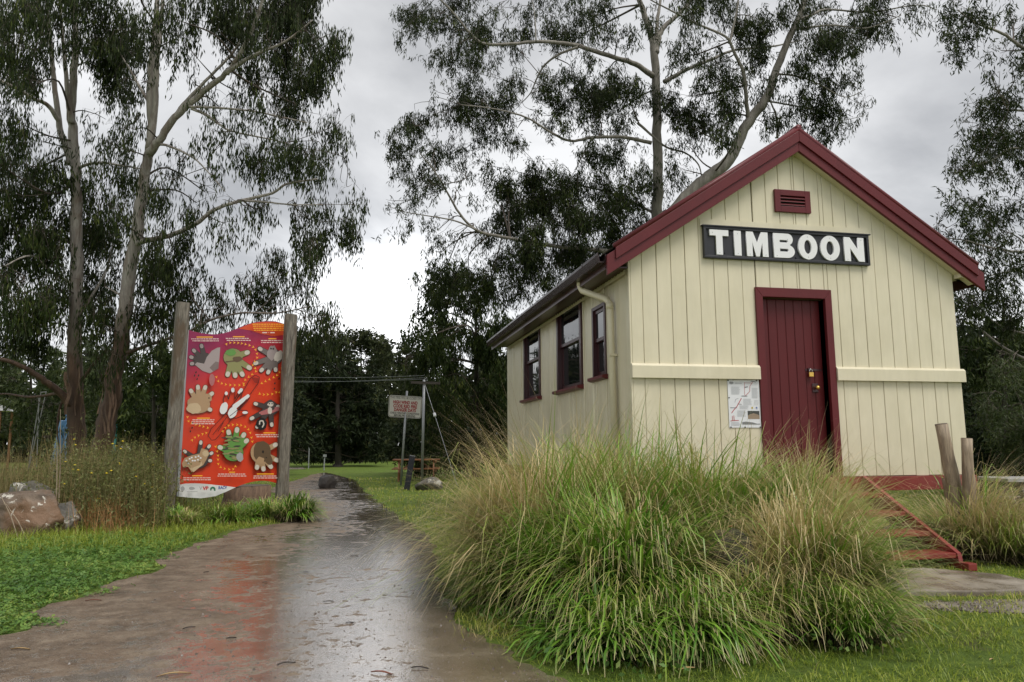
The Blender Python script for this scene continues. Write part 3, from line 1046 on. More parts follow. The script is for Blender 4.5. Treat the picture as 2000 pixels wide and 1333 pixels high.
# downpipe
dp = [(-.30, 0.98, 3.33), (-.30, 0.97, 3.25), (-.285, 0.94, 3.20), (-.10, 0.56, 3.02), (-.078, 0.50, 2.96), (-.076, 0.48, 2.85), (-.076, .42, FL - .3)]
pipe = MB().tube(dp, .041, 14).build('downpipe', 'cream', bld, True)
for a, b in (((-.30, .98, 3.34), (-.30, .972, 3.27)), ((-.078, .50, 2.97), (-.076, .486, 2.88))):
    MB().tube([a, b], .046, 14).build('collar', 'cream', pipe, True)
for z in (2.3, 1.2):
    MB().box((-.118, .42, z), (-.0195, .50, z + .03)).build('pipe_strap', 'cream', pipe)

# louvred gable vent
vx0, vx1, vz0, vz1 = 1.905, 2.392, 4.075, 4.36
fw = .075
mb = MB()
mb.box((vx0, -.055, vz0), (vx0 + fw, -.019, vz1)).box((vx1 - fw, -.055, vz0), (vx1, -.019, vz1)).box((vx0 + fw, -.055, vz0), (vx1 - fw, -.019, vz0 + fw)).box((vx0 + fw, -.055, vz1 - fw), (vx1 - fw, -.019, vz1))
vent = mb.build('vent', 'maroon', bld, bevel=.004)
MB().box((vx0 + fw, -.024, vz0 + fw), (vx1 - fw, -.0195, vz1 - fw)).build('vent_backing', 'interior', vent)
for k in range(3):
    z = vz0 + fw + .012 + k * .043
    MB().poly([(x, y, zz_) for x in (vx0 + fw, vx1 - fw) for y, zz_ in ((-.052, z), (-.05, z + .012), (-.026, z + .032), (-.028, z + .02))],
              [(0, 1, 2, 3), (7, 6, 5, 4), (0, 4, 5, 1), (1, 5, 6, 2), (2, 6, 7, 3), (3, 7, 4, 0)]).build('slat', 'maroon_door', vent)
# base beams and stumps
MB().box((-.05, -.06, FL - .17), (W + .06, .06, FL - .002)).build('base_beam', 'red_wood', bld, bevel=.006)
MB().box((-.05, .061, FL - .17), (.06, D + .05, FL - .002)).build('base_beam', 'red_wood', bld, bevel=.006)
MB().box((W - .05, .061, FL - .17), (W + .06, D + .05, FL - .002)).build('base_beam', 'red_wood', bld, bevel=.006)
for x in (.1, W / 2, W - .1):
    for y in (.05, D / 2, D - .1):
        MB().box((x - .07, y - .05, -.05), (x + .07, y + .07, FL - .171)).build('stump', 'old_post', bld)


# ------------------------------------------------------------------ lettering
def curve_mesh(splines, extrude, bevel=0.0):
    cu = bpy.data.curves.new('c', 'CURVE')
    cu.dimensions = '2D'
    cu.fill_mode = 'BOTH'
    cu.extrude = extrude
    cu.bevel_depth = bevel
    cu.bevel_resolution = 1
    for s in splines:
        sp = cu.splines.new('POLY')
        sp.points.add(len(s) - 1)
        for p, q in zip(sp.points, s):
            p.co = (q[0], q[1], 0, 1)
        sp.use_cyclic_u = True
    o = bpy.data.objects.new('tmp', cu)
    COL.objects.link(o)
    dg = bpy.context.evaluated_depsgraph_get()
    me = bpy.data.meshes.new_from_object(o.evaluated_get(dg))
    bpy.data.objects.remove(o)
    bpy.data.curves.remove(cu)
    return me


def text_mesh(txt, size, offset=0.0, extrude=0.001, width=None):
    cu = bpy.data.curves.new('t', 'FONT')
    cu.body = txt
    cu.size = size
    cu.align_x = 'CENTER'
    cu.align_y = 'CENTER'
    cu.offset = offset
    cu.extrude = extrude
    cu.resolution_u = 3
    o = bpy.data.objects.new('tmp', cu)
    COL.objects.link(o)
    bpy.context.view_layer.update()
    dg = bpy.context.evaluated_depsgraph_get()
    me = bpy.data.meshes.new_from_object(o.evaluated_get(dg))
    bpy.data.objects.remove(o)
    bpy.data.curves.remove(cu)
    if width and len(me.vertices):
        xs = [v.co.x for v in me.vertices]
        s = width / (max(xs) - min(xs)); c = (max(xs) + min(xs)) / 2
        for v in me.vertices: v.co.x = (v.co.x - c) * s
    return me


def ell(cx, cy, rx, ry, n=40, a0=0, a1=2 * math.pi):
    return [(cx + rx * math.cos(a0 + (a1 - a0) * k / n), cy + ry * math.sin(a0 + (a1 - a0) * k / n)) for k in range(n)]


PM = {}
for n_, c_ in (('paper', (0.74, 0.75, 0.77)), ('pgrey', (0.50, 0.51, 0.53)), ('pink', (0.10, 0.10, 0.12)), ('pred', (0.45, 0.05, 0.06)), ('pblue', (0.10, 0.16, 0.35)), ('phill', (0.20, 0.20, 0.20)), ('psand', (0.30, 0.22, 0.15)), ('pdark', (0.05, 0.05, 0.045)), ('pgold', (0.5, 0.38, 0.08))):
    M[n_] = plain('print_' + n_, c_, 0.35, var=0.08)
sg = empty('name_sign', 'long black name board reading TIMBOON in white letters on the gable', 'sign')
SX0, SX1, SZ0, SZ1 = 0.926, 3.164, 3.442, 3.830
MB().box((SX0 + .03, -.045, SZ0 + .03), (SX1 - .03, -.021, SZ1 - .03)).build('backing_board', 'black_sign', sg)
for lo, hi in (((SX0, -.072, SZ0), (SX1, -.022, SZ0 + .032)), ((SX0, -.072, SZ1 - .032), (SX1, -.022, SZ1)),
               ((SX0, -.071, SZ0 + .0325), (SX0 + .032, -.022, SZ1 - .0325)), ((SX1 - .032, -.071, SZ0 + .0325), (SX1, -.022, SZ1 - .0325))):
    MB().box(lo, hi).build('frame_bar', 'black_sign', sg, bevel=.005)
MB().box((SX0 - .02, -.085, SZ1 + .001), (SX1 + .02, -.0305, SZ1 + .014)).build('drip_cap', 'black_sign', sg)
h = 0.303; zb = 3.487


def place_letter(me, x0):
    o = link('letter', me, 'white_letter', sg)
    me.transform(Matrix.Translation((x0, -.0565, zb)) @ Matrix.Rotation(math.pi / 2, 4, 'X'))
    return o


def letter(ch, x0, x1):
    w = x1 - x0
    if ch == 'T':
        s = .082; t = .070
        sp = [[(0, h), (0, h - t), (w / 2 - s / 2, h - t), (w / 2 - s / 2, 0), (w / 2 + s / 2, 0), (w / 2 + s / 2, h - t), (w, h - t), (w, h)]]
    elif ch == 'I':
        sp = [[(0, 0), (w, 0), (w, h), (0, h)]]
    elif ch == 'M':
        s = .080
        sp = [[(0, 0), (s * .92, 0), (s * .92, h * .62), (w / 2 - .022, 0), (w / 2 + .022, 0), (w - s * .92, h * .62), (w - s * .92, 0), (w, 0), (w, h), (w - .085, h), (w / 2, h * .52), (.085, h), (0, h)]]
    elif ch == 'N':
        s = .080
        sp = [[(0, 0), (s, 0), (s, h * .56), (w - s, 0), (w, 0), (w, h), (w - s, h), (w - s, h * .46), (s, h), (0, h)]]
    elif ch == 'O':
        sp = [ell(w / 2, h / 2, w / 2, h / 2 + .006), ell(w / 2, h / 2, w / 2 - .080, h / 2 - .062)[::-1]]
    else:
        r1, r2 = h * .25, h * .27
        m_ = h * .54
        top = [(w - .085 + .066 * math.cos(t), h - (h - m_) / 2 + (h - m_) / 2 * math.sin(t)) for t in np.linspace(math.pi / 2, -math.pi / 2 * .75, 12)]
        bot = [(w - .10 + .10 * math.cos(t), m_ / 2 + m_ / 2 * math.sin(t)) for t in np.linspace(math.pi / 2 * .75, -math.pi / 2, 14)]
        out = [(0, 0), (0, h)][::1] + top + bot
        def slot(x0_, x1_, z0, z1):
            r = (z1 - z0) / 2
            return [(x0_, z0), (x0_, z1)] + [(x1_ - r + r * math.cos(t), (z0 + z1) / 2 + r * math.sin(t)) for t in np.linspace(math.pi / 2, -math.pi / 2, 8)]
        sp = [out, slot(.080, w - .085, h * .63, h * .74), slot(.080, w - .080, h * .25, h * .38)]
    return curve_mesh(sp, .011, .002)


for ch, a, b in (('T', 1.004, 1.246), ('I', 1.321, 1.409), ('M', 1.483, 1.765), ('B', 1.843, 2.121), ('O', 2.175, 2.434), ('O', 2.479, 2.745), ('N', 2.812, 3.086)):
    place_letter(letter(ch, a, b), a)
for x, z in ((1.04, 3.755), (1.125, 3.51), (1.365, 3.755), (1.365, 3.51), (1.52, 3.51), (1.73, 3.51), (1.88, 3.51), (2.03, 3.72), (2.305, 3.765), (2.305, 3.51), (2.61, 3.765), (2.61, 3.51), (2.85, 3.51), (3.05, 3.76)):
    MB().tube([(x, -.066, z), (x, -.0705, z)], .007, 8).build('nail', 'pgrey', sg)
for x, z in ((1.285, 3.76), (1.20, 3.52), (2.78, 3.755), (2.94, 3.52), (2.15, 3.50)):
    MB().tube([(x, -.044, z), (x, -.056, z)], .011, 8).build('bolt', 'black_sign', sg)

# ------------------------------------------------------------------ map poster beside the door
pz0, pz1, px0, px1 = 1.432, 1.992, 1.168, 1.572
ps = empty('map_poster', 'white trail map poster pinned to the boards left of the door', 'poster')
YP = -.021
MB().box((px0, YP - .006, pz0), (px1, YP, pz1)).build('sheet', 'paper', ps)


def pq(x, y):    # poster coordinates from its 1025x1333 crop: left 200..875, top 225..1195
    s = (x - 200 - (y - 225) * .035) / 640.0
    t = (y - 222) / 975.0
    return px0 + s * (px1 - px0), pz1 - t * (pz1 - pz0)


def flat(name, polys, m, parent, y):
    mb = MB()
    for p in polys:
        q = [pq(*a) for a in p]
        mb.poly([(a, y, b) for a, b in q], [tuple(range(len(q)))])
    me = bpy.data.meshes.new(name)
    me.from_pydata(mb.v, [], mb.f)
    me.update()
    o = link(name, me, m, parent)
    if len(polys) > 1: o['kind'] = 'stuff'
    return o


def strip(pts, w):
    out = []
    for (x0, y0), (x1, y1) in zip(pts[:-1], pts[1:]):
        d = math.hypot(x1 - x0, y1 - y0) + 1e-6
        nx, ny_ = -(y1 - y0) / d * w / 2, (x1 - x0) / d * w / 2
        out.append([(x0 + nx, y0 + ny_), (x1 + nx, y1 + ny_), (x1 - nx, y1 - ny_), (x0 - nx, y0 - ny_)])
    return out


def lines(x0, x1, y0, y1, n, w):
    return [[(x0, y), (x1 - R_.uniform(0, .2) * (x1 - x0), y), (x1 - R_.uniform(0, .2) * (x1 - x0), y + w), (x0, y + w)] for y in np.linspace(y0, y1, n)]


flat('print_text', lines(275, 465, 365, 515, 11, 7) + lines(690, 825, 385, 590, 15, 7) + lines(515, 695, 610, 730, 8, 7) + lines(440, 630, 750, 815, 5, 7) + lines(390, 575, 850, 965, 8, 7) + lines(265, 450, 1085, 1150, 5, 7) + lines(735, 830, 640, 730, 5, 6), 'pgrey', ps, YP - .0075)
flat('print_title', [[(350, 283), (490, 283), (490, 303), (350, 303)]] + strip([(235, 290), (320, 290)], 16) + [ell(278, 285, 42, 34, 16)], 'pgrey', ps, YP - .0072)
flat('print_route', strip([(720, 255), (655, 350), (650, 460), (550, 560)], 9) + strip([(480, 600), (385, 770), (330, 830), (275, 905)], 15) + strip([(290, 960), (300, 1055)], 11) + strip([(320, 950), (330, 1050)], 11) + strip([(255, 1060), (420, 1050)], 13) + strip([(545, 270), (545, 540)], 6) + strip([(545, 285), (690, 285)], 6), 'pred', ps, YP - .0081)
flat('print_roads', strip([(670, 245), (780, 265)], 12) + strip([(480, 555), (600, 555)], 13) + strip([(250, 795), (385, 795)], 10) + strip([(400, 715), (480, 725)], 8) + strip([(545, 375), (610, 365)], 15) + strip([(345, 690), (360, 625), (420, 600)], 5), 'pink', ps, YP - .0087)
flat('print_photo', [[(600, 857), (838, 857), (842, 945), (605, 945)]], 'pdark', ps, YP - .0075)
flat('print_photo', [[(605, 945), (842, 945), (845, 1022), (610, 1022)], [(640, 930), (720, 905), (800, 930), (835, 944), (620, 944)]], 'psand', ps, YP - .0079)
flat('print_profile', [[(490, 1135), (490, 1085), (570, 1075), (700, 1090), (800, 1120), (850, 1115), (850, 1135)]], 'phill', ps, YP - .0075)
flat('print_crest', [ell(697, 795, 20, 22, 14)], 'pgold', ps, YP - .0075)
flat('print_crest', [ell(785, 790, 18, 16, 14), [(765, 812), (808, 812), (808, 820), (765, 820)]], 'pblue', ps, YP - .0075)
for x, y in ((212, 236), (790, 236), (230, 590), (262, 1187), (545, 1187), (855, 1187)):
    a, b = pq(x, y)
    MB().tube([(a, YP - .005, b), (a, YP - .011, b)], .008, 8).build('drawing_pin', 'black', ps)

# ------------------------------------------------------------------ steps
stp = empty('wooden_steps', 'open red painted timber steps below the maroon door', 'steps')
for x in (1.42, 2.86):
    MB().poly([(xx, y, z) for xx in (x - .025, x + .025) for y, z in ((-.07, .86), (-.07, .56), (-1.24, -.02), (-1.46, -.02), (-1.43, .15))],
              [(0, 1, 2, 3, 4), (9, 8, 7, 6, 5)] + [(i, (i + 1) % 5, 5 + (i + 1) % 5, 5 + i) for i in range(5)]).build('stringer', 'red_wood', stp, bevel=.004)
for k in range(4):
    z = .15 + k * .175
    yc = -1.27 + k * .333
    MB().box((1.446, yc - .15, z - .05), (2.834, yc + .15, z)).build('tread', 'red_wood', stp, bevel=.006)
MB().box((2.80, -1.60, .0), (2.90, -1.485, .075)).build('foot_block', 'red_wood', stp, bevel=.01)

# ------------------------------------------------------------------ timber posts at right
def post(name, label, base, top, r0, r1, m, cat='post', group=None):
    e = empty(name, label, cat, group)
    a = np.array(base); b = np.array(top)
    pts = []; rad = []
    d = np.linalg.norm(b - a)
    for k in range(9):
        t = k / 8
        pts.append(a + (b - a) * t + np.array([math.sin(t * 5 + r0 * 90), math.cos(t * 4), 0]) * .012)
        rad.append((r0 + (r1 - r0) * t) * (1 + .05 * math.sin(t * 13)))
    MB().tube(pts, rad, 14, jit=.05).build('shaft', m, e, True)
    dd = (b - a) / d
    MB().tube([b - dd * .01, b + dd * .006], r1 * .97, 14).build('cut_end', 'end_grain', e)
    return e


FP = 8.5
post('timber_post', 'taller leaning bare timber post against the right end of the facade', ground_at(1872, FP), at(1838, 829, FP), .085, .066, 'pole_wood')
p2 = post('timber_post', 'shorter bare timber post at the right corner, leaning right', ground_at(1878, FP - .15), at(1888, 857, FP - .15), .075, .058, 'pole_wood')
post('timber_post', 'broken stub of timber post between the steps and the two leaning posts', ground_at(1856, FP + .12), at(1851, 935, FP + .12), .075, .06, 'pole_wood')

# ------------------------------------------------------------------ interpretive panel
ib = empty('information_board', 'tall red wildlife information panel between two weathered timber posts', 'information board')
GL, GRr = ground_at(333, 12.3), ground_at(553, 13.5)


def rect_post(base, top, w, dpt, name):
    a = Vector(base); b = Vector(top)
    mb = MB(); n = 12
    ux = Vector((GRr[0] - GL[0], GRr[1] - GL[1], 0)).normalized()
    uy = Vector((-ux.y, ux.x, 0))
    rings = []
    sec = [(-1, -.7), (-.75, -1), (.7, -1), (1, -.75), (1, .7), (.7, 1), (-.7, 1), (-1, .7)]
    for k in range(n):
        t = k / (n - 1)
        p = a + (b - a) * t
        rings.append([p + ux * (sx * w / 2 * (1 + R_.uniform(-.06, .06))) + uy * (sy * dpt / 2 * (1 + R_.uniform(-.06, .06))) for sx, sy in sec])
    o = len(mb.v)
    for r in rings: mb.v += [tuple(q) for q in r]
    for i in range(n - 1):
        for k in range(8):
            mb.f.append((i * 8 + k, i * 8 + (k + 1) % 8, (i + 1) * 8 + (k + 1) % 8, (i + 1) * 8 + k))
    mb.f.append(tuple(range(8))[::-1]); mb.f.append(tuple(range((n - 1) * 8, n * 8)))
    return mb.build(name, 'old_post', ib)


topL = at(358, 592, 12.3); topR = at(568, 615, 13.5)
rect_post((GL[0], GL[1], -.1), topL, .19, .17, 'post')
rect_post((GRr[0], GRr[1], -.1), topR, .20, .17, 'post')
# the panel hangs in front of the line between the posts
nL = np.array([GL[0], GL[1]]); nR = np.array([GRr[0], GRr[1]])
ax = (nR - nL) / np.linalg.norm(nR - nL)
nrm = np.array([ax[1], -ax[0]])
if nrm @ (CAM[:2] - nL) < 0: nrm = -nrm
PO = np.array([nL[0] + nrm[0] * .02, nL[1] + nrm[1] * .02, 0.0])
N3 = np.array([nrm[0], nrm[1], 0.0]); A3 = np.array([ax[0], ax[1], 0.0])


def pc(x, y):     # position on the panel (along, height)
    d = ray(320 + x / 2.897, 560 + y / 2.897)
    t = ((PO - CAM) @ N3) / (d @ N3)
    q = CAM + d * t - PO
    return (q @ A3, q[2])


def p3(s, z, d):
    q = PO + A3 * s + N3 * d
    return (q[0], q[1], z)


top = [(138, 247), (200, 263), (270, 271), (320, 268), (380, 252), (440, 226), (500, 206), (560, 198), (625, 198), (690, 216)]
bot = [(645, 1116), (600, 1103), (545, 1099), (480, 1109), (410, 1133), (350, 1160), (290, 1185), (210, 1197), (140, 1193), (72, 1186)]
top_s = [tuple(p) for p in catmull(top, 3)]
bot_s = [tuple(p) for p in catmull(bot, 3)]
outline = [pc(*p) for p in bot_s] + [pc(*p) for p in top_s]


def panel_mat():
    m, nt, b, out = mat('panel_print')
    geo = nt.nodes.new('ShaderNodeNewGeometry')
    sp = nt.nodes.new('ShaderNodeSeparateXYZ')
    nt.links.new(geo.outputs['Position'], sp.inputs[0])
    xx = nmath(nt, 'SUBTRACT', sp.outputs['X'], float(GL[0]))
    zz = nmath(nt, 'SUBTRACT', sp.outputs['Z'], nmath(nt, 'MULTIPLY', xx, 0.55))
    f = node(nt, 'ShaderNodeMapRange', {'Value': zz, 'From Min': 1.55, 'From Max': 2.75}).outputs[0]
    c = ramp(nt, f, [(0.0, (0.62, 0.045, 0.012)), (0.35, (0.58, 0.035, 0.02)), (0.75, (0.33, 0.012, 0.05)), (1.0, (0.25, 0.012, 0.07))])
    setc(nt, b, c)
    b.inputs['Roughness'].default_value = 0.35
    return m


M['panel'] = panel_mat()
for n_, c_ in (('wht', (0.74, 0.74, 0.73)), ('blk', (0.012, 0.010, 0.010)), ('tip', (0.60, 0.54, 0.47)), ('gold', (0.85, 0.42, 0.03)), ('txt', (0.72, 0.55, 0.50)), ('orange', (0.62, 0.07, 0.015)),
               ('bat', (0.20, 0.15, 0.14)), ('bat2', (0.36, 0.30, 0.29)), ('moss', (0.26, 0.25, 0.10)), ('moss2', (0.12, 0.28, 0.06)), ('grey', (0.16, 0.13, 0.12)), ('fur', (0.42, 0.27, 0.15)), ('furd', (0.12, 0.075, 0.04)), ('furl', (0.56, 0.42, 0.26)), ('dk', (0.06, 0.045, 0.042)), ('pinkish', (0.42, 0.14, 0.14)), ('owl', (0.34, 0.28, 0.27)), ('rlogo', (0.5, 0.03, 0.03)), ('glogo', (0.02, 0.16, 0.09)), ('blogo', (0.03, 0.08, 0.32)), ('lgrey', (0.36, 0.36, 0.36))):
    M['a_' + n_] = plain('art_' + n_, c_, 0.35, var=0.12, scale=25)
MB().prism(outline, p3, 0.0, 0.022).build('panel', 'panel', ib)
# pale edge strips where the panel is bolted to the posts
for e in (((126, 247), (139, 247), (84, 1186), (70, 1186)), ((688, 218), (699, 218), (656, 1116), (645, 1116))):
    MB().prism([pc(*p) for p in e], p3, -.01, .027).build('edge_strip', 'galv', ib)
LAY = [0.0235]


def art(name, polys, m, d=None, per=0.00012):
    if d is None:
        LAY[0] += 0.0008; d = LAY[0]
    V = []; F = []
    for i, p in enumerate(polys):
        o = len(V)
        V += [p3(*pc(*q), d + i * per) for q in p]
        F.append(tuple(range(o, o + len(p))))
    me = bpy.data.meshes.new(name)
    me.from_pydata(V, [], F); me.update()
    LAY[0] = max(LAY[0], d + len(polys) * per)
    o = link(name, me, 'a_' + m, ib)
    if len(polys) > 1: o['kind'] = 'stuff'
    return o


white = [(82, 1122), (120, 1115), (170, 1113), (240, 1117), (310, 1125), (360, 1130), (404, 1136), (350, 1161), (290, 1186), (210, 1198), (140, 1194), (73, 1187)]
art('print_footer', [white], 'wht')
art('print_corner', [[(420, 240), (460, 222), (500, 208), (560, 201), (625, 201), (686, 218), (684, 275), (620, 283), (550, 270), (490, 250)]], 'orange')


def capsule(x0, y0, x1, y1, w0, w1, n=7):
    a = math.atan2(y1 - y0, x1 - x0)
    pts = [(x1 + w1 * math.cos(a + t), y1 + w1 * math.sin(a + t)) for t in np.linspace(-math.pi / 2, math.pi / 2, n)]
    pts += [(x0 + w0 * math.cos(a + t), y0 + w0 * math.sin(a + t)) for t in np.linspace(math.pi / 2, 3 * math.pi / 2, n)]
    return pts


def hand(c, pr, tips, fill, fw=13, tipm='tip', outline=True):
    cx, cy = c
    rx, ry = pr
    L0 = LAY[0] + .0008
    pol = [ell(cx, cy, rx, ry, 20)]
    for tx, ty in tips:
        bx, by = cx + (tx - cx) * .35, cy + (ty - cy) * .35
        pol.append(capsule(bx, by, tx, ty, fw * 1.15, fw * .95))
    if outline:
        ob = [ell(cx, cy, rx + 1.8, ry + 1.8, 20)] + [capsule(cx + (tx - cx) * .35, cy + (ty - cy) * .35, tx, ty, fw * 1.15 + 1.8, fw * .95 + 1.8) for tx, ty in tips]
        art('print_hand_outline', ob, 'blk')
    art('print_hand', pol, fill)
    art('print_fingertips', [capsule(tx - (tx - cx) * .07, ty - (ty - cy) * .07, tx, ty, fw * .8, fw * .82) for tx, ty in tips], tipm)


def blobs(name, polys, m):
    art(name, polys, m)


def wob(cx, cy, rx, ry, rot=0, n=18, j=.12):
    out = []
    for k in range(n):
        t = 2 * math.pi * k / n
        q = 1 + R_.uniform(-j, j)
        x, y = rx * q * math.cos(t), ry * q * math.sin(t)
        out.append((cx + x * math.cos(rot) - y * math.sin(rot), cy + x * math.sin(rot) + y * math.cos(rot)))
    return out


hand((232, 425), (40, 48), [(210, 335), (166, 362), (150, 400), (154, 438)], 'dk', 12, 'bat2')
blobs('print_animal', [[(298, 348), (316, 345), (312, 400), (305, 465), (258, 492), (215, 478), (172, 442), (185, 430), (225, 438), (240, 400), (268, 365)]], 'bat2')
blobs('print_animal', [[(255, 460), (290, 425), (308, 430), (306, 465), (275, 480)]], 'bat')
hand((388, 402), (54, 50), [(470, 374), (482, 462), (441, 500), (400, 506), (357, 500)], 'moss', 15, 'tip')
blobs('print_animal', [wob(412, 412, 26, 16)] + strip([(345, 428), (425, 418)], 7), 'furd')
blobs('print_animal', [wob(375, 375, 30, 18)], 'moss2')
hand((622, 400), (44, 42), [(538, 353), (512, 436), (546, 476), (585, 488), (628, 474)], 'grey', 13, 'tip')
blobs('print_animal', [wob(608, 378, 28, 42, .2)], 'owl')
blobs('print_animal', [wob(645, 395, 22, 34, .6)], 'tip')
blobs('print_animal', [ell(601, 353, 5, 5, 8), ell(614, 354, 5, 5, 8)], 'blk')
hand((195, 668), (62, 50), [(148, 590), (188, 568), (230, 570), (268, 606), (258, 698)], 'fur', 13, 'tip')
blobs('print_animal', [wob(185, 668, 58, 52, .1, j=.05), wob(240, 630, 28, 22, .5, j=.05)], 'fur')
blobs('print_animal', [wob(165, 690, 42, 30, 0, j=.08)], 'furl')
blobs('print_animal', [ell(250, 632, 4, 4, 8)], 'blk')
foot = [(265, 870), (245, 845), (262, 805), (320, 745), (390, 660), (450, 580), (485, 520), (512, 503), (535, 515), (530, 545), (490, 600), (430, 680), (370, 760), (310, 840), (285, 868)]
art('print_track_outline', strip(foot + [foot[0]], 3), 'blk')
art('print_hand_outline', strip([(340, 720), (330, 640), (345, 595), (360, 640), (372, 590), (384, 572), (397, 590), (395, 640), (420, 590), (432, 575), (440, 595), (420, 660), (470, 615), (480, 630), (420, 700), (465, 703), (468, 720), (400, 748), (340, 720)], 4), 'blk')
art('print_hand', [wob(333, 690, 22, 34, .3, j=.08), wob(382, 715, 24, 32, .5, j=.08), capsule(395, 680, 470, 620, 14, 9), ell(347, 606, 9, 11, 12), ell(384, 587, 10, 14, 12), capsule(420, 600, 432, 585, 9, 9), ell(453, 714, 16, 8, 12)], 'wht')
art('print_bones', strip([(350, 710), (390, 660), (430, 600)], 3) + strip([(365, 735), (410, 700), (460, 640)], 3) + strip([(270, 840), (310, 790), (350, 740)], 3) + strip([(300, 820), (330, 770)], 3) + sum([strip([(490 + k * 4, 520 + k * 6), (532 - k * 1, 520 + k * 6)], 2.2) for k in range(5)], []), 'blk')
hand((595, 690), (45, 40), [(510, 664), (488, 748), (520, 795), (603, 785), (640, 680)], 'dk', 12, 'tip')
blobs('print_animal', [wob(592, 705, 62, 15, -.25)], 'pinkish')
blobs('print_animal', [wob(596, 672, 27, 30)], 'dk')
blobs('print_animal', [wob(592, 703, 13, 20), wob(596, 668, 17, 13)], 'tip')
blobs('print_animal', [ell(589, 664, 4, 4, 8), ell(604, 664, 4, 4, 8)], 'blk')
blobs('print_animal', [wob(546, 778, 30, 34)], 'blk')
blobs('print_animal', strip([(533, 782), (535, 762), (552, 760), (558, 780), (548, 798)], 7), 'tip')
hand((190, 985), (52, 42), [(202, 880), (250, 902), (264, 942), (256, 985), (109, 932)], 'dk', 11, 'tip')
blobs('print_animal', [[(95, 1000), (110, 970), (150, 955), (195, 945), (205, 915), (240, 925), (248, 945), (235, 975), (215, 1010), (180, 1030), (150, 1050), (130, 1020), (100, 1022)]], 'fur')
blobs('print_animal', [[(140, 1030), (195, 1010), (205, 990), (210, 1010), (160, 1050)], wob(228, 945, 18, 16)], 'furl')
blobs('print_animal', [ell(x, y, 6, 5, 8) for x, y in ((120, 985), (138, 975), (155, 985), (150, 968), (172, 965), (168, 985), (188, 960), (185, 980), (130, 1000), (200, 970))], 'wht')
hand((385, 940), (56, 48), [(357, 822), (405, 808), (444, 838), (460, 872), (308, 910)], 'moss2', 15, 'tip')
blobs('print_animal', [wob(372 + R_.uniform(-40, 45), 900 + R_.uniform(-60, 75), 22, 4, R_.uniform(-.3, .3)) for _ in range(14)], 'dk')
blobs('print_animal', [wob(378 + R_.uniform(-40, 40), 900 + R_.uniform(-70, 75), 20, 5, R_.uniform(-.3, .3)) for _ in range(14)], 'moss')
blobs('print_animal', [wob(420, 965, 20, 26)], 'lgrey')
hand((535, 940), (55, 60), [(622, 895), (630, 983), (595, 1020), (553, 1034), (516, 1025)], 'fur', 14, 'tip')
blobs('print_animal', [wob(545, 935, 48, 62, 0, j=.06), wob(580, 975, 22, 34, -.4, j=.06)], 'furd')
blobs('print_animal', [wob(535, 985, 22, 22)], 'fur')
blobs('print_animal', [ell(550, 935, 6, 8, 8), ell(568, 968, 4, 4, 8)], 'blk')
art('print_blur', [wob(262, 530, 16, 34, 0, j=.05)], 'pinkish')
arrows = []
for tr in ([(335, 350), (350, 325), (400, 322), (450, 330), (500, 350), (517, 400), (492, 450), (512, 478), (450, 530), (440, 560)], [(280, 490), (300, 540), (350, 558), (440, 560)],
           [(668, 420), (655, 465), (625, 507), (560, 540), (530, 557)], [(510, 595), (540, 612), (600, 610), (640, 598), (655, 650)], [(122, 715), (132, 765), (175, 783), (245, 802)],
           [(135, 890), (165, 855), (215, 833), (240, 828)], [(275, 880), (295, 950), (300, 1010), (340, 1032), (390, 1030), (392, 1000)], [(310, 840), (350, 790), (420, 785), (470, 812), (490, 880)]):
    c = catmull(tr, 12)
    acc = 0; last = c[0]
    for a, b in zip(c[:-1], c[1:]):
        acc += np.linalg.norm(b - a)
        if acc > 21:
            acc = 0
            d = (b - a) / (np.linalg.norm(b - a) + 1e-9); n_ = np.array([-d[1], d[0]])
            arrows.append([tuple(b + d * 9), tuple(b + n_ * 8 - d * 6), tuple(b - d * 1), tuple(b - n_ * 8 - d * 6)])
art('print_arrow_trail', arrows, 'gold', per=0.0)
art('print_tracks', [wob(x, y, 4, 7, .3, 8) for x, y in ((172, 488), (164, 506), (187, 506), (178, 526), (640, 522), (656, 540), (616, 550), (614, 580), (152, 770), (150, 800), (140, 820))], 'blk', per=0)
heads = [(175, 267, 287), (380, 446, 285), (580, 625, 296), (177, 250, 743), (552, 620, 826), (150, 208, 1067), (358, 392, 1047), (515, 610, 1057)]
art('print_headings', [[(a, y), (b, y), (b, y + 6), (a, y + 6)] for a, b, y in heads], 'gold', per=0)
txt = []
for a, b, y, n in ((142, 300, 297, 2), (338, 480, 294, 2), (530, 670, 306, 2), (145, 280, 752, 3), (505, 652, 836, 2), (90, 262, 1078, 2), (288, 455, 1057, 2), (488, 634, 1068, 2)):
    for k in range(n):
        x = a + R_.uniform(0, 10); y_ = y + k * 11
        while x < b - 8:
            w_ = R_.uniform(5, 20)
            txt.append([(x, y_ + 1), (min(x + w_, b), y_ + 1), (min(x + w_, b), y_ + 6), (x, y_ + 6)])
            x += w_ + 3
art('print_text', txt, 'txt', per=0)
ot = []
for k, y in enumerate((215, 226, 238, 249)):
    x = 490 + k * 3
    while x < 668:
        w_ = R_.uniform(6, 20)
        ot.append([(x, y), (min(x + w_, 672), y), (min(x + w_, 672), y + 5), (x, y + 5)]); x += w_ + 3
art('print_text', ot, 'gold', per=0)
art('print_text', [[(545, 262), (572, 262), (572, 268), (545, 268)], [(578, 264), (584, 264), (584, 266), (578, 266)], [(590, 262), (615, 262), (615, 268), (590, 268)]], 'txt', per=0)
art('print_emblem', [ell(96, 1143, 12, 13, 16)], 'lgrey')
art('print_emblem', [wob(149, 1141, 16, 9, 0, 14)] + [[(120, 1158), (180, 1158), (180, 1161), (120, 1161)]], 'lgrey')
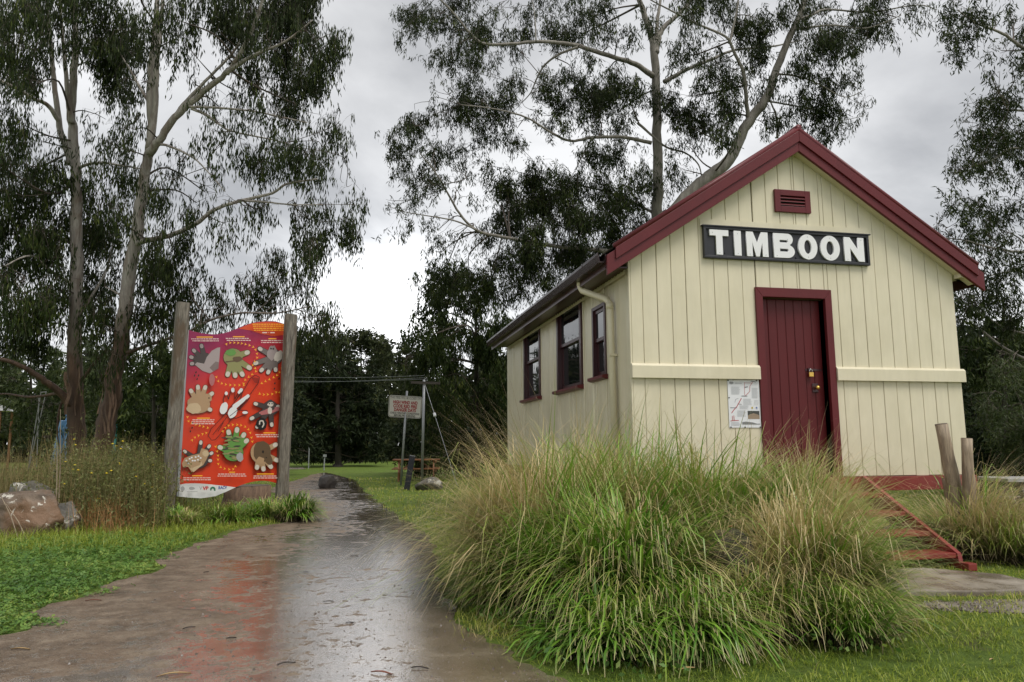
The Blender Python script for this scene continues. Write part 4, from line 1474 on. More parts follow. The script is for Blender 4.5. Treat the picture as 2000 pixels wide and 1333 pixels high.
art('print_emblem', [[(250, 1153), (252, 1138), (262, 1131), (274, 1133), (281, 1142), (281, 1155), (273, 1155), (271, 1145), (265, 1141), (259, 1146), (258, 1153)]], 'glogo')


def ptext(txt, x, y, w, hgt, m, bold=.0):
    s0, z0 = pc(x, y); s1, _ = pc(x + w, y); _, z1 = pc(x, y - hgt)
    me = text_mesh(txt, (z1 - z0) * 1.35, bold, 0.0, abs(s1 - s0))
    LAY[0] += .0008
    ex = Vector(A3); ez = Vector((0, 0, 1)); en = Vector(N3)
    c = Vector(p3((s0 + s1) / 2, (z0 + z1) / 2, LAY[0]))
    mt = Matrix((ex, ez, en)).transposed().to_4x4()
    me.transform(Matrix.Translation(c) @ mt)
    return link('lettering', me, 'a_' + m, ib)


ptext('V', 189, 1152, 16, 20, 'lgrey', .002)
ptext('VP', 207, 1152, 34, 20, 'rlogo', .004)
ptext('RACV', 297, 1147, 48, 17, 'blogo', .003)

# ------------------------------------------------------------------ trail warning sign
M['sign_white'] = plain('sign_white', (0.66, 0.63, 0.58), 0.45, var=.12, scale=5)
M['sign_black'] = plain('sign_black', (0.03, 0.03, 0.03), 0.5)
M['sign_red'] = plain('sign_red', (0.36, 0.02, 0.025), 0.5)
ws = empty('warning_sign', 'white trail closure warning sign on a leaning steel pole by the lawn', 'sign')
FW = 23.5
gb = ground_at(784, FW); tp = at(795, 764, FW)
MB().tube([gb, tp], .035, 10).build('pole', 'galv', ws, True)
wu = lambda x, y: at(740 + x / 5.793, 740 + y / 5.793, FW - .06)
TL, TR, BR, BL = wu(122, 183), wu(492, 208), wu(477, 452), wu(100, 432)
ex = Vector(TR - TL + BR - BL).normalized(); ey = Vector(TL - BL + TR - BR)
ey = (ey - ex * ey.dot(ex)).normalized(); en = ex.cross(ey)
sw = (np.linalg.norm(TR - TL) + np.linalg.norm(BR - BL)) / 2; sh = (np.linalg.norm(TL - BL) + np.linalg.norm(TR - BR)) / 2
sc_ = Vector((TL + TR + BL + BR) / 4)
MT = Matrix.Translation(sc_) @ Matrix((ex, ey, en)).transposed().to_4x4()


def rrect(w, h_, r, n=5):
    out = []
    for cx, cy, a in ((w / 2 - r, h_ / 2 - r, 0), (-w / 2 + r, h_ / 2 - r, 90), (-w / 2 + r, -h_ / 2 + r, 180), (w / 2 - r, -h_ / 2 + r, 270)):
        for k in range(n + 1):
            t = math.radians(a + 90 * k / n)
            out.append((cx + r * math.cos(t), cy + r * math.sin(t)))
    return out


me = MB().prism(rrect(sw, sh, .07), lambda a, b, d: tuple(MT @ Vector((a, b, d))), 0, .012).build('sign_board', 'sign_white', ws)
me = curve_mesh([rrect(sw - .03, sh - .03, .06), rrect(sw - .055, sh - .055, .05)[::-1]], .0006); me.transform(MT @ Matrix.Translation((0, 0, .0135)))
link('border', me, 'sign_black', ws)
for tx, y, w_, hh, m_, bold in (('THIS TRAIL WILL BE CLOSED ON', .395, .90, .105, 'sign_black', .0), ('HIGH WIND AND', .19, .74, .155, 'sign_red', .006), ('CODE RED FIRE', .015, .72, .155, 'sign_red', .006), ('DANGER DAYS', -.155, .66, .155, 'sign_red', .006), ('CHECK WEATHER CONDITIONS', -.305, .88, .095, 'sign_black', .002), ('BEFORE PROCEEDING', -.41, .64, .085, 'sign_black', .002)):
    me = text_mesh(tx, sh * hh * 1.30, bold, .0008, sw * w_)
    me.transform(MT @ Matrix.Translation((0.0, y * sh, .0138)))
    link('lettering', me, m_, ws)

# bollard
bo = empty('bollard', 'black square timber bollard leaning right beside the warning sign pole', 'bollard')
FB = 20.8
a, b = ground_at(794, FB), at(805.5, 891, FB)
mb = MB(); mb.beam(a - np.array([0, 0, .1]), b, .155, .12, (0, 1, 0)); mb.build('shaft', 'black', bo, bevel=.01)
d_ = Vector(b - a).normalized()
mb = MB(); mb.beam(Vector(b) + d_ * .001, Vector(b) + d_ * .015, .15, .115, (0, 1, 0)); mb.build('cap', 'galv', bo)


# ------------------------------------------------------------------ picnic tables
def picnic(name, label, org, rz, L=1.75, m='table_wood', m_top=None):
    e = empty(name, label, 'picnic table')
    T = Matrix.Translation(Vector(org)) @ Matrix.Rotation(rz, 4, 'Z')
    def bx_(n, lo, hi, mm=m, par=e):
        return MB().box(lo, hi, T).build(n, mm, par, bevel=.006)
    for k in range(4):
        y = -.36 + k * .19
        bx_('top_plank', (-L / 2, y, .72), (L / 2, y + .17, .765), m_top or m)
    for s in (-1, 1):
        for k in range(2):
            y = s * .70 + (k - 1) * .15
            bx_('seat_plank', (-L / 2, y, .42), (L / 2, y + .14, .46))
    for x in (-L / 2 + .22, L / 2 - .22):
        for s in (-1, 1):
            mb = MB(); mb.beam(T @ Vector((x, s * .22, .72)), T @ Vector((x, s * .62, -.03)), .09, .05, T.to_3x3() @ Vector((1, 0, 0)))
            mb.build('leg', m, e)
        bx_('cross_bar', (x + .051, -.78, .34), (x + .095, .78, .42))
        bx_('top_bar', (x + .051, -.36, .64), (x + .095, .40, .72))
    mb = MB(); mb.beam(T @ Vector((-L / 2 + .3, 0, .40)), T @ Vector((-.1, 0, .70)), .08, .04); mb.build('brace', m, e)
    mb = MB(); mb.beam(T @ Vector((L / 2 - .25, 0, .40)), T @ Vector((.1, 0, .70)), .08, .04); mb.build('brace', m, e)
    return e


tb = ground_at(814, 26.3)
picnic('picnic_table', 'brown timber picnic table on the lawn behind the warning sign', tb, -.10, 1.65)
tb2 = ground_at(2050, 8.9)
picnic('picnic_table', 'pale wet topped table at the right edge behind the tussock', at(2040, 869, 10.2) * np.array([1, 1, 0]), -.25, 1.5, 'old_post', 'grey_wood')


# ------------------------------------------------------------------ rocks
def rock(name, label, c, r, m, seed, flat=.0, cat='rock', sub=4, rough=.35, group=None):
    me = bpy.data.meshes.new(name)
    bm = bmesh.new()
    bmesh.ops.create_icosphere(bm, subdivisions=sub, radius=1)
    rs = random.Random(seed)
    planes = [(Vector((rs.gauss(0, 1), rs.gauss(0, 1), rs.gauss(0, .8))).normalized(), rs.uniform(.55, .85)) for _ in range(16)]
    off = Vector((seed * 3.1, seed * 1.7, seed))
    for v in bm.verts:
        p = v.co.copy()
        for n_, d in planes:
            q = p.dot(n_)
            if q > d: p -= n_ * (q - d) * .9
        p *= 1.12 + rough * .35 * mnoise.noise(p * 1.6 + off) + rough * .22 * mnoise.noise(p * 4.5 + off) + rough * .12 * mnoise.noise(p * 11 + off) + rough * .06 * mnoise.noise(p * 24 + off)
        v.co = Vector((p.x * r[0], p.y * r[1], p.z * r[2]))
    bm.to_mesh(me); bm.free()
    o = link(name, me, m, None, True)
    o.location = Vector(c)
    o.rotation_euler[2] = rs.uniform(-.3, .3)
    return tag(o, label, cat, group)


rock('boulder', 'large lichen spotted brown boulder at the left edge beside the weeds', (*ground_at(52, 10.6)[:2], .17), (.70, .5, .46), 'boulder', 3, sub=5)
rock('boulder', 'grey lichen rock half hidden behind the large left boulder', (*ground_at(70, 11.9)[:2], .36), (.42, .4, .42), 'rock_grey', 8)
rock('rock', 'small grey rock at the right foot of the large left boulder', (*ground_at(140, 10.9)[:2], .16), (.26, .25, .27), 'rock_grey', 12)
rock('rock', 'wet black rock sitting in the middle of the path', (*gz(640, 954)[:2], .19), (.30, .24, .25), 'rock_dark', 5)
rock('rock', 'lichen grey rock on the lawn right of the black bollard', (*ground_at(835, 21.0)[:2], .12), (.40, .33, .25), 'rock_grey', 21)
rock('boulder', 'grey rock showing inside the tussocks before the door', (*ground_at(1415, 5.5)[:2], .24), (.27, .25, .36), 'rock_moss', 17)
rock('rock', 'dark stone under the steps beside the base beam', (3.25, -.35, .18), (.3, .2, .22), 'rock_grey', 31)

# stump behind the panel
stm = empty('tree_stump', 'old cut tree stump behind the foot of the red panel', 'stump')
sp_ = ground_at(487, 15.8)
MB().tube([sp_ + np.array([0, 0, z]) for z in (-.1, .05, .2, .42)], [.62, .54, .49, .47], 18, jit=.06).build('trunk', 'stump', stm, True)
MB().tube([sp_ + np.array([0, 0, .40]), sp_ + np.array([0, 0, .428])], .45, 18).build('cut_top', 'end_grain', stm)

# ------------------------------------------------------------------ far posts, pole, wires
up_ = empty('utility_pole', 'slim pale metal pole with a stay wire behind the picnic table', 'pole')
FU = 25.5
g0 = ground_at(825, FU); t0 = at(828.5, 742, FU)
MB().tube([g0, t0], .046, 10).build('pole', 'galv', up_, True)
st0 = at(829, 748, FU); st1 = at(893, 935, FU - 2.5); st1[2] = 0.0
MB().tube([st0, st1], .008, 6).build('stay_wire', 'galv', up_)
mid = st0 + (st1 - st0) * .32
MB().tube([mid, mid + (st1 - st0) * .03], .05, 8).build('insulator', 'white_letter', up_)
ca = t0 + np.array([-.45, 0, -.1]); cb = t0 + np.array([.55, 0, -.12])
MB().beam(ca, cb, .09, .09).build('crossarm', 'bark_far', up_)
pl = empty('power_lines', 'thin overhead wires crossing in front of the dark trees', 'wires')
for k, (v0, v1) in enumerate(((733, 737), (741, 744), (746, 741))):
    pts = []
    for t in np.linspace(0, 1, 9):
        p = at(420 + (828 - 420) * t, v0 + (v1 - v0) * t + 6 * math.sin(math.pi * t) - 3, FU + 6 * (1 - t))
        pts.append(p)
    MB().tube(pts, .0045, 5).build('wire', 'galv', pl)
mk = empty('marker_post', 'thin white marker post at the far edge of the lawn', 'post')
MB().tube([ground_at(604, 41), at(604, 875, 41)], .028, 8).build('shaft', 'galv', mk)
MB().tube([at(604, 879, 41), at(604, 873.5, 41)], .034, 8).build('cap', 'galv', mk)
ss = empty('small_sign', 'tiny square sign on a short post at the far end of the path', 'sign')
MB().tube([ground_at(634, 38), at(634, 892, 38)], .03, 8).build('post', 'galv', ss)
q = at(634.5, 890.5, 37.96)
MB().box((q[0] - .09, q[1] - .02, q[2] - .065), (q[0] + .09, q[1], q[2] + .065)).build('sign_plate', 'galv', ss)

# playground pieces and shelter beyond the left trees
M['steel_dull'] = plain('dull_steel', (0.16, 0.16, 0.16), 0.6)
M['blue'] = plain('play_blue', (0.10, 0.22, 0.40), 0.4)
M['turq'] = plain('play_turquoise', (0.02, 0.36, 0.40), 0.4)
M['roofwhite'] = plain('shelter_white', (0.7, 0.7, 0.68), 0.5)
sl = empty('play_slide', 'pale blue playground slide showing left of the tree trunks', 'slide')
F_ = 27
pts = [at(116, 842, F_), at(122, 832, F_), at(130, 826, F_)]
MB().beam(ground_at(108, F_), at(129, 822, F_), .42, .1).build('chute', 'blue', sl)
MB().beam(ground_at(131, F_), at(131, 806, F_), .07, .07).build('support', 'blue', sl)
tq = empty('play_tower', 'turquoise playground panel just right of the leaning trunk', 'play equipment')
MB().beam(ground_at(218, F_), at(223, 823, F_), .26, .08, (0, 1, 0)).build('board', 'turq', tq)
for k in range(3):
    q0 = at(218.5, 832 + k * 8, F_ - .08)
    MB().box((q0[0] - .05, q0[1] - .01, q0[2] - .035), (q0[0] + .06, q0[1], q0[2] + .035)).build('cutout', 'blue', tq)
sh_ = empty('picnic_shelter', 'small pale roofed shelter far off at the left edge', 'shelter')
F_ = 40
q = at(-14, 800, F_)
MB().poly([(q[0] - 1.6, q[1] - .9, q[2] - .1), (q[0] + .9, q[1] - .9, q[2] - .1), (q[0] + .9, q[1] + .9, q[2] - .1), (q[0] - 1.6, q[1] + .9, q[2] - .1), (q[0] - .9, q[1], q[2] + .28), (q[0] + .3, q[1], q[2] + .28)],
          [(0, 1, 5, 4), (1, 2, 5), (2, 3, 4, 5), (3, 0, 4), (3, 2, 1, 0)]).build('roof', 'roofwhite', sh_)
for dx in (-1.3, .6):
    for dy in (-.7, .7):
        MB().box((q[0] + dx, q[1] + dy, 0), (q[0] + dx + .1, q[1] + dy + .1, q[2] - .1)).build('post', 'table_wood', sh_)
sw_ = empty('swing_frame', 'grey metal play frame far off left of the trunks', 'swing frame')
F_ = 33
for a_, b_ in (((80, 766), (62, 826)), ((90, 766), (62, 832)), ((76, 775), (76, 832)), ((80, 767), (91, 766))):
    MB().tube([at(*a_, F_), at(*b_, F_) if b_[1] < 800 else ground_at(b_[0] - (4 if a_[0] > 78 else 0), F_)], .022, 8).build('bar', 'steel_dull', sw_)


# ------------------------------------------------------------------ trees
def leaf_mesh(P, Dv, Ln, Wd, rnd, seedrng, bend=0.15):
    """lens-shaped leaves: base, two shoulders, tip"""
    n = len(P)
    Dv = Dv / (np.linalg.norm(Dv, axis=1, keepdims=True) + 1e-9)
    r = seedrng.normal(size=(n, 3))
    S = np.cross(Dv, r)
    S /= (np.linalg.norm(S, axis=1, keepdims=True) + 1e-9)
    N = np.cross(Dv, S)
    V = np.empty((n, 4, 3), np.float32)
    V[:, 0] = P
    mid = P + Dv * (Ln * .45)[:, None] + N * (Ln * bend * .5)[:, None]
    V[:, 1] = mid + S * (Wd * .5)[:, None]
    V[:, 2] = P + Dv * Ln[:, None]
    V[:, 3] = mid - S * (Wd * .5)[:, None]
    F = np.arange(n * 4, dtype=np.int32).reshape(n, 4)
    return V.reshape(-1, 3), F, np.repeat(rnd, 4)


class Tree:
    def __init__(s, name, label, F, bark_m, leaf_m, seed, leafL=(.10, .19), leafW=(.020, .032), droop=.85, spray=(.25, .6), per=15, cat='tree', group=None):
        s.e = empty(name, label, cat, group)
        s.F = F; s.bm = bark_m; s.lm = leaf_m
        s.r = np.random.default_rng(seed)
        s.nodes = []; s.P = []; s.D = []; s.L = []; s.W = []; s.R = []
        s.tw = MB(); s.k = 0; s.boost = 2.0; s.ft = []
        s.leafL, s.leafW, s.droop, s.spray, s.per = leafL, leafW, droop, spray, per

    def limb(s, pts, r0, r1, dF=0.0, dF1=None, name='branch', sides=8, ground=False):
        n = len(pts)
        dF1 = dF if dF1 is None else dF1
        w = []
        for i, (u, v) in enumerate(pts):
            w.append(at(u, v, s.F + dF + (dF1 - dF) * i / (n - 1)))
        if ground:
            w.insert(0, np.array([w[0][0] + (w[0][0] - w[1][0]) * .2, w[0][1], -.15]))
        c = catmull(w, 5)
        m = len(c)
        r0 *= .82; r1 *= .55
        rad = [(r0 + (r1 - r0) * (i / (m - 1)) ** .8) for i in range(m)]
        if ground:
            for i in range(min(7, m)):
                rad[i] *= 1 + .45 * (1 - i / 7) ** 2
        for i in range(m):
            c[i] = c[i] + s.r.normal(size=3) * rad[i] * .10
        MB().tube(c, rad, sides, jit=.05).build(name, s.bm, s.e, True)
        s.nodes += [(p, r) for p, r in zip(c[1:], rad[1:])]
        return c

    def clump(s, u, v, ru, rv, dens=1.0, dF=None, sub=None, twig=True):
        r = s.r
        dF = r.normal() * .9 if dF is None else dF
        F = s.F + dF
        c = at(u, v, F)
        Rx, Rz = ru * F / FOC, rv * F / FOC
        Ry = (Rx + Rz) / 2
        rt = np.array([right.x, right.y, 0.0]); rt /= np.linalg.norm(rt)
        fw = np.array([fwd.x, fwd.y, 0.0]); fw /= np.linalg.norm(fw)
        area = math.pi * Rx * Rz
        lw = sum(s.leafW) / 2; ll = sum(s.leafL) / 2
        nl = int(dens * area * 1.15 * s.boost / (lw * ll * .5))
        ns = max(3, int(nl / s.per))
        K = sub or max(3, int(area / .22))
        q = r.normal(size=(K, 3)); q /= np.linalg.norm(q, axis=1, keepdims=True)
        q *= (r.random((K, 1)) ** .40)
        centers = c + (q[:, :1] * Rx) * rt + (q[:, 1:2] * Ry) * fw + np.concatenate([np.zeros((K, 2)), q[:, 2:] * Rz], 1)
        centers[:, 2] = np.maximum(centers[:, 2], .25)
        if twig and s.nodes:
            best = min(s.nodes, key=lambda n: np.linalg.norm(n[0] - c) + max(0, n[0][2] - c[2] - Rz * .3) * .8)
            a = best[0]; m = c + (a - c) * .15
            md = (a + m) / 2 + r.normal(size=3) * .12 * np.linalg.norm(a - m) + np.array([0, 0, .08 * np.linalg.norm(a - m)])
            br = catmull([a, md, m], 4)
            r0 = min(best[1] * .6, .012 + .012 * np.linalg.norm(a - m))
            s.tw.tube(br, list(np.linspace(r0, max(.007, r0 * .4), len(br))), 5, cap=False)
            for cc in centers:
                st = br[r.integers(max(1, len(br) // 2), len(br))]
                mm = (st + cc) / 2 + r.normal(size=3) * .10 * np.linalg.norm(st - cc) + np.array([0, 0, .06])
                tp_ = cc + np.array([0, 0, .12])
                s.tw.tube(catmull([st, mm, tp_], 2), [.0075, .0065, .0055, .0045, .0035], 4, cap=False)
        idx = r.integers(0, K, ns)
        wgt = np.clip(r.normal(1, .35, K), .3, 2)
        idx = r.choice(K, ns, p=wgt / wgt.sum())
        sg_ = .15 + .07 * min(1, area / 3)
        sp = centers[idx] + r.normal(size=(ns, 3)) * np.array([sg_, sg_, sg_ * 1.1])
        sl_ = r.uniform(*s.spray, ns)
        sd = r.normal(size=(ns, 3)) * (1 - s.droop) * .9 + np.array([0, 0, -s.droop])
        sd /= np.linalg.norm(sd, axis=1, keepdims=True)
        s.ft.append((centers[idx], sp, sp + sd * sl_[:, None]))
        t = r.random((ns, s.per))
        P = sp[:, None, :] + sd[:, None, :] * (sl_[:, None] * t)[:, :, None] + r.normal(size=(ns, s.per, 3)) * .045
        D_ = r.normal(size=(ns, s.per, 3)) * (1.05 - s.droop) * .85 + np.array([0, 0, -s.droop])
        n = ns * s.per
        base = np.clip(r.normal(.42, .16, ns), 0, 1)[:, None]
        s.P.append(P.reshape(-1, 3)); s.D.append(D_.reshape(-1, 3))
        s.L.append(r.uniform(*s.leafL, n)); s.W.append(r.uniform(*s.leafW, n))
        s.R.append(np.clip(base + r.normal(0, .18, (ns, s.per)), 0, 1).reshape(-1))

    def fringe(s, n, rpx=(18, 34), dens=.6, rmax=.05):
        cand = [p for p, r_ in s.nodes if r_ < rmax and p[2] > 2.2]
        for k in range(n):
            p = cand[s.r.integers(0, len(cand))]
            q = p + s.r.normal(size=3) * np.array([.35, .5, .25]) + np.array([0, 0, -.15])
            d = q - CAM
            Fq = d @ np.array(fwd)
            u = 1000 + FOC * (d @ np.array(right)) / Fq; v = 666.5 - FOC * (d @ np.array(up)) / Fq
            a = s.r.uniform(*rpx)
            s.clump(u, v, a, a * s.r.uniform(.7, 1.1), dens * s.r.uniform(.5, 1.2), dF=Fq - s.F)

    def done(s, crown='crown'):
        if s.P:
            P, D_, L, W_, Rr = (np.concatenate(x) for x in (s.P, s.D, s.L, s.W, s.R))
            ok = P[:, 2] - L > .02
            # keep foliage clear of the building
            ins = (P[:, 0] > -.5) & (P[:, 0] < W + .5) & (P[:, 1] > -.4) & (P[:, 1] < D + .4) & (P[:, 2] < 5.4)
            ok &= ~ins
            P, D_, L, W_, Rr = P[ok], D_[ok], L[ok], W_[ok], Rr[ok]
            V, F, R = leaf_mesh(P, D_, L, W_, Rr, s.r)
            o = link(crown, npmesh(crown, V, F, {'rnd': R}), s.lm, s.e)
            o['kind'] = 'stuff'
            global NLEAF
            NLEAF += len(P)
        if s.ft and s.leafW[1] < .04:
            a_, b_, c_ = (np.concatenate(x) for x in zip(*s.ft))
            n = len(a_)
            sd = s.r.normal(size=(n, 3)); sd /= np.linalg.norm(sd, axis=1, keepdims=True); sd *= .0028
            mid = (a_ + b_) / 2 + np.array([0, 0, .05])
            V = np.stack([a_ - sd, a_ + sd, mid - sd, mid + sd, b_ - sd, b_ + sd, c_ - sd * .5, c_ + sd * .5], 1)
            keep = (c_[:, 2] > .05) & ~((b_[:, 0] > -.5) & (b_[:, 0] < W + .5) & (b_[:, 1] > -.4) & (b_[:, 1] < D + .4) & (b_[:, 2] < 5.4))
            V = V[keep]; n = len(V)
            k = np.arange(n)[:, None, None] * 8 + np.array([[0, 1, 3, 2], [2, 3, 5, 4], [4, 5, 7, 6]])[None]
            o = link('fine_twigs', npmesh('fine_twigs', V.reshape(-1, 3), k.reshape(-1, 4)), 'twig', s.e); o['kind'] = 'stuff'
        if s.tw.v:
            me = bpy.data.meshes.new('twigs'); me.from_pydata(s.tw.v, [], s.tw.f); me.update()
            o = link('twigs', me, 'twig', s.e, True); o['kind'] = 'stuff'


NLEAF = 0
# --- left gum A
A = Tree('gum_tree', 'tall pale trunked gum nearest the left edge with weeping leaves', 17.5, 'bark_left', 'gum_leaf_b', 21)
A.limb([(150, 930), (150, 860), (147, 780), (146, 700), (148, 600), (150, 480), (149, 360), (143, 260), (140, 215), (146, 120), (148, 60), (145, -20), (140, -90)], .30, .07, name='trunk', sides=12, ground=True)
A.limb([(140, 320), (128, 282), (117, 248), (106, 158), (97, 68), (90, -10), (80, -80)], .115, .05, .1, .3)
A.limb([(140, 240), (133, 200), (126, 112), (121, 60), (116, -30)], .09, .045, -.1, -.4)
A.limb([(114, 236), (92, 205), (67, 194), (30, 172), (-10, 152), (-60, 120)], .075, .035, 0, -1)
A.limb([(140, 790), (115, 766), (92, 748), (66, 730), (38, 714), (0, 702), (-60, 700)], .13, .06, -.1, -1.2)
A.limb([(146, 480), (100, 460), (50, 470), (0, 440)], .06, .03, 0, 1.0)
A.limb([(150, 330), (190, 318), (250, 326), (275, 330)], .05, .02, 0, -1.2)
A.limb([(148, 560), (100, 530), (60, 500), (10, 520)], .055, .025, 0, -1.5)
A.limb([(150, 620), (185, 570), (210, 520), (225, 450)], .05, .02, 0, .8)
A.limb([(118, 768), (60, 776), (10, 770), (-50, 778)], .05, .03, -.2, .6)
A.limb([(128, 770), (116, 800), (112, 840), (116, 880)], .05, .02, -.15, -.2)
A.limb([(158, 745), (180, 716), (196, 696), (222, 668), (250, 648)], .055, .03, -.1, -.8)
for c in [(30, 40, 70, 60, 1.3), (110, 30, 70, 55, 1.3), (190, 40, 65, 55, 1.4), (235, 70, 35, 60, 1.0), (60, 95, 60, 40, 1.2), (185, 105, 55, 45, 1.3), (20, 150, 40, 40, .9), (215, 140, 30, 40, .7),
          (60, 150, 30, 30, .6), (30, 240, 40, 50, .8), (75, 275, 40, 30, .6), (10, 300, 35, 40, .9), (45, 330, 50, 40, 1.0), (95, 340, 40, 40, .9), (60, 400, 60, 50, 1.35), (110, 400, 35, 40, 1.0), (20, 460, 45, 60, 1.4), (75, 480, 50, 60, 1.5),
          (40, 560, 60, 55, 1.6), (100, 570, 45, 55, 1.3), (30, 630, 55, 45, 1.5), (95, 640, 40, 40, 1.1), (190, 400, 40, 50, 1.1), (205, 470, 45, 50, 1.3), (185, 540, 45, 50, 1.4), (215, 590, 40, 50, 1.2), (180, 350, 30, 35, .8), (150, 430, 30, 30, .9), (165, 610, 30, 35, .9),
          (-40, 100, 60, 90, 1.2), (-50, 300, 60, 90, 1.2), (-50, 500, 60, 100, 1.4), (225, 330, 35, 40, .6), (240, 265, 35, 35, .5), (60, -60, 110, 50, 1.2), (180, -60, 80, 50, 1.2), (200, 225, 25, 30, .35)]:
    A.clump(*c)
A.fringe(18)
A.done()

# --- left gum B
B = Tree('gum_tree', 'leaning forked gum right of its neighbour, long limbs over the red panel', 16.5, 'bark_left', 'gum_leaf', 22)
B.limb([(195, 930), (203, 850), (215, 790), (228, 720), (239, 650), (249, 560), (262, 480), (275, 400), (284, 335), (292, 290), (295, 252), (293, 180), (297, 112), (306, 22), (310, -60)], .30, .075, name='trunk', sides=12, ground=True)
B.limb([(291, 290), (302, 220), (306, 135), (315, 36), (322, -50)], .11, .055, -.1, -.3)
B.limb([(292, 300), (311, 275), (342, 230), (396, 180), (441, 144), (473, 99), (500, 40), (520, -30)], .125, .05, -.1, -1.2)
B.limb([(340, 232), (358, 205), (400, 160), (455, 103), (480, 60)], .07, .03, -.3, .4)
B.limb([(441, 144), (475, 120), (509, 103), (560, 80), (610, 40)], .065, .025, -.8, -1.4)
B.limb([(366, 209), (430, 211), (495, 218), (563, 232), (600, 240)], .04, .018, -.5, -1.8)
B.limb([(374, 212), (405, 226), (428, 243), (455, 257), (540, 275), (590, 290)], .045, .018, -.5, -1.0)
B.limb([(300, 284), (324, 284), (374, 306), (405, 335), (440, 375)], .045, .015, -.1, -1.2)
B.limb([(268, 475), (288, 470), (342, 457), (383, 437), (419, 410), (473, 392), (531, 378), (560, 360), (620, 350)], .085, .03, -.1, -1.8)
B.limb([(473, 392), (520, 395), (570, 400), (630, 400)], .035, .015, -1.2, -1.5)
B.limb([(290, 200), (270, 165), (250, 130), (225, 90)], .05, .02, 0, .8)
B.limb([(250, 590), (232, 575), (205, 560)], .05, .02, 0, .5)
B.limb([(250, 690), (275, 680), (310, 668), (365, 650), (410, 626), (470, 612), (540, 612), (600, 600)], .06, .02, -.2, -1.0)
B.limb([(228, 720), (240, 670), (258, 630), (275, 560)], .04, .02, .2, .8)
for c in [(340, 30, 45, 40, .9), (400, 20, 60, 45, .9), (470, 30, 60, 50, 1.3), (540, 30, 60, 50, 1.4), (600, 40, 50, 60, 1.4), (630, 90, 35, 60, 1.3), (560, 100, 50, 45, 1.2), (500, 90, 40, 40, 1.0), (620, 150, 45, 50, 1.3), (570, 165, 45, 35, 1.1), (510, 150, 40, 30, .8),
          (350, 75, 35, 25, .6), (260, 60, 30, 60, .8), (270, 160, 25, 30, .5), (235, 190, 30, 40, .8), (255, 250, 28, 30, .6), (210, 285, 30, 30, .5),
          (600, 215, 45, 30, .9), (650, 250, 32, 22, 1.2), (640, 290, 28, 22, 1.0), (510, 180, 30, 25, .6), (470, 185, 30, 20, .45), (380, 165, 30, 18, .45), (420, 190, 25, 18, .4), (520, 300, 45, 40, 1.1), (570, 290, 45, 40, 1.1), (470, 285, 30, 25, .7), (430, 270, 25, 20, .35), (545, 235, 35, 22, .55),
          (340, 290, 25, 25, .6), (390, 285, 22, 22, .5), (330, 355, 30, 40, 1.0), (300, 380, 22, 30, .7), (620, 330, 40, 20, .5), (690, 375, 24, 18, .8), (600, 400, 45, 30, 1.0), (640, 440, 50, 35, 1.25), (590, 460, 40, 30, 1.0), (530, 400, 35, 22, .55), (490, 410, 22, 22, .6), (445, 440, 20, 30, .9), (400, 400, 30, 14, .35), (420, 380, 20, 14, .3),
          (560, 520, 40, 35, .9), (620, 500, 35, 30, .9), (500, 530, 35, 25, .45), (545, 560, 40, 30, 1.0), (590, 570, 30, 30, .6), (640, 600, 26, 28, 1.0), (490, 575, 30, 28, .9), (450, 600, 35, 22, .8), (600, 625, 30, 28, 1.0), (620, 660, 32, 30, .9), (645, 640, 20, 25, .6),
          (310, 460, 35, 35, 1.1), (340, 490, 40, 35, 1.2), (300, 530, 40, 40, 1.3), (350, 550, 45, 40, 1.3), (390, 530, 28, 30, .8), (280, 600, 35, 35, 1.2), (330, 610, 40, 30, 1.2), (380, 600, 35, 25, 1.1), (300, 650, 30, 25, .8), (420, 570, 30, 25, .7), (225, 420, 30, 35, .7), (240, 360, 28, 28, .5), (240, 510, 28, 30, .7), (215, 640, 22, 20, .5),
          (330, -60, 60, 50, 1.0), (450, -60, 80, 50, 1.2), (570, -50, 70, 50, 1.2), (700, 400, 12, 10, .3), (405, 625, 25, 14, .5)]:
    B.clump(*c)
B.fringe(30)
B.done()

for tree, (ua, ub), dz in ((A, (118, 172), 0), (B, (190, 240), 0)):
    for k in range(9):
        u0 = R_.uniform(ua, ub); v0 = R_.uniform(700, 770); v1 = v0 + R_.uniform(40, 110)
        Fk = tree.F - .30 - R_.uniform(0, .12)
        a_, b_ = at(u0, v0, Fk), at(u0 + R_.uniform(-8, 5), v1, Fk - .05)
        sd_ = Vector((.5, -.2, 0)).normalized() * R_.uniform(.012, .03)
        n_ = 7; pts = []
        for q in range(n_):
            t = q / (n_ - 1)
            c_ = Vector(a_ + (b_ - a_) * t) + Vector((math.sin(t * 6 + k) * .03, math.cos(t * 5 + k) * .02, 0))
            tw_ = Matrix.Rotation(t * 1.5 + k, 3, 'Z') @ sd_
            pts += [c_ - tw_, c_ + tw_]
        me = bpy.data.meshes.new('bark_strip'); me.from_pydata([tuple(p) for p in pts], [], [(2 * q, 2 * q + 1, 2 * q + 3, 2 * q + 2) for q in range(n_ - 1)]); me.update()
        link('bark_strip', me, 'stump', tree.e)

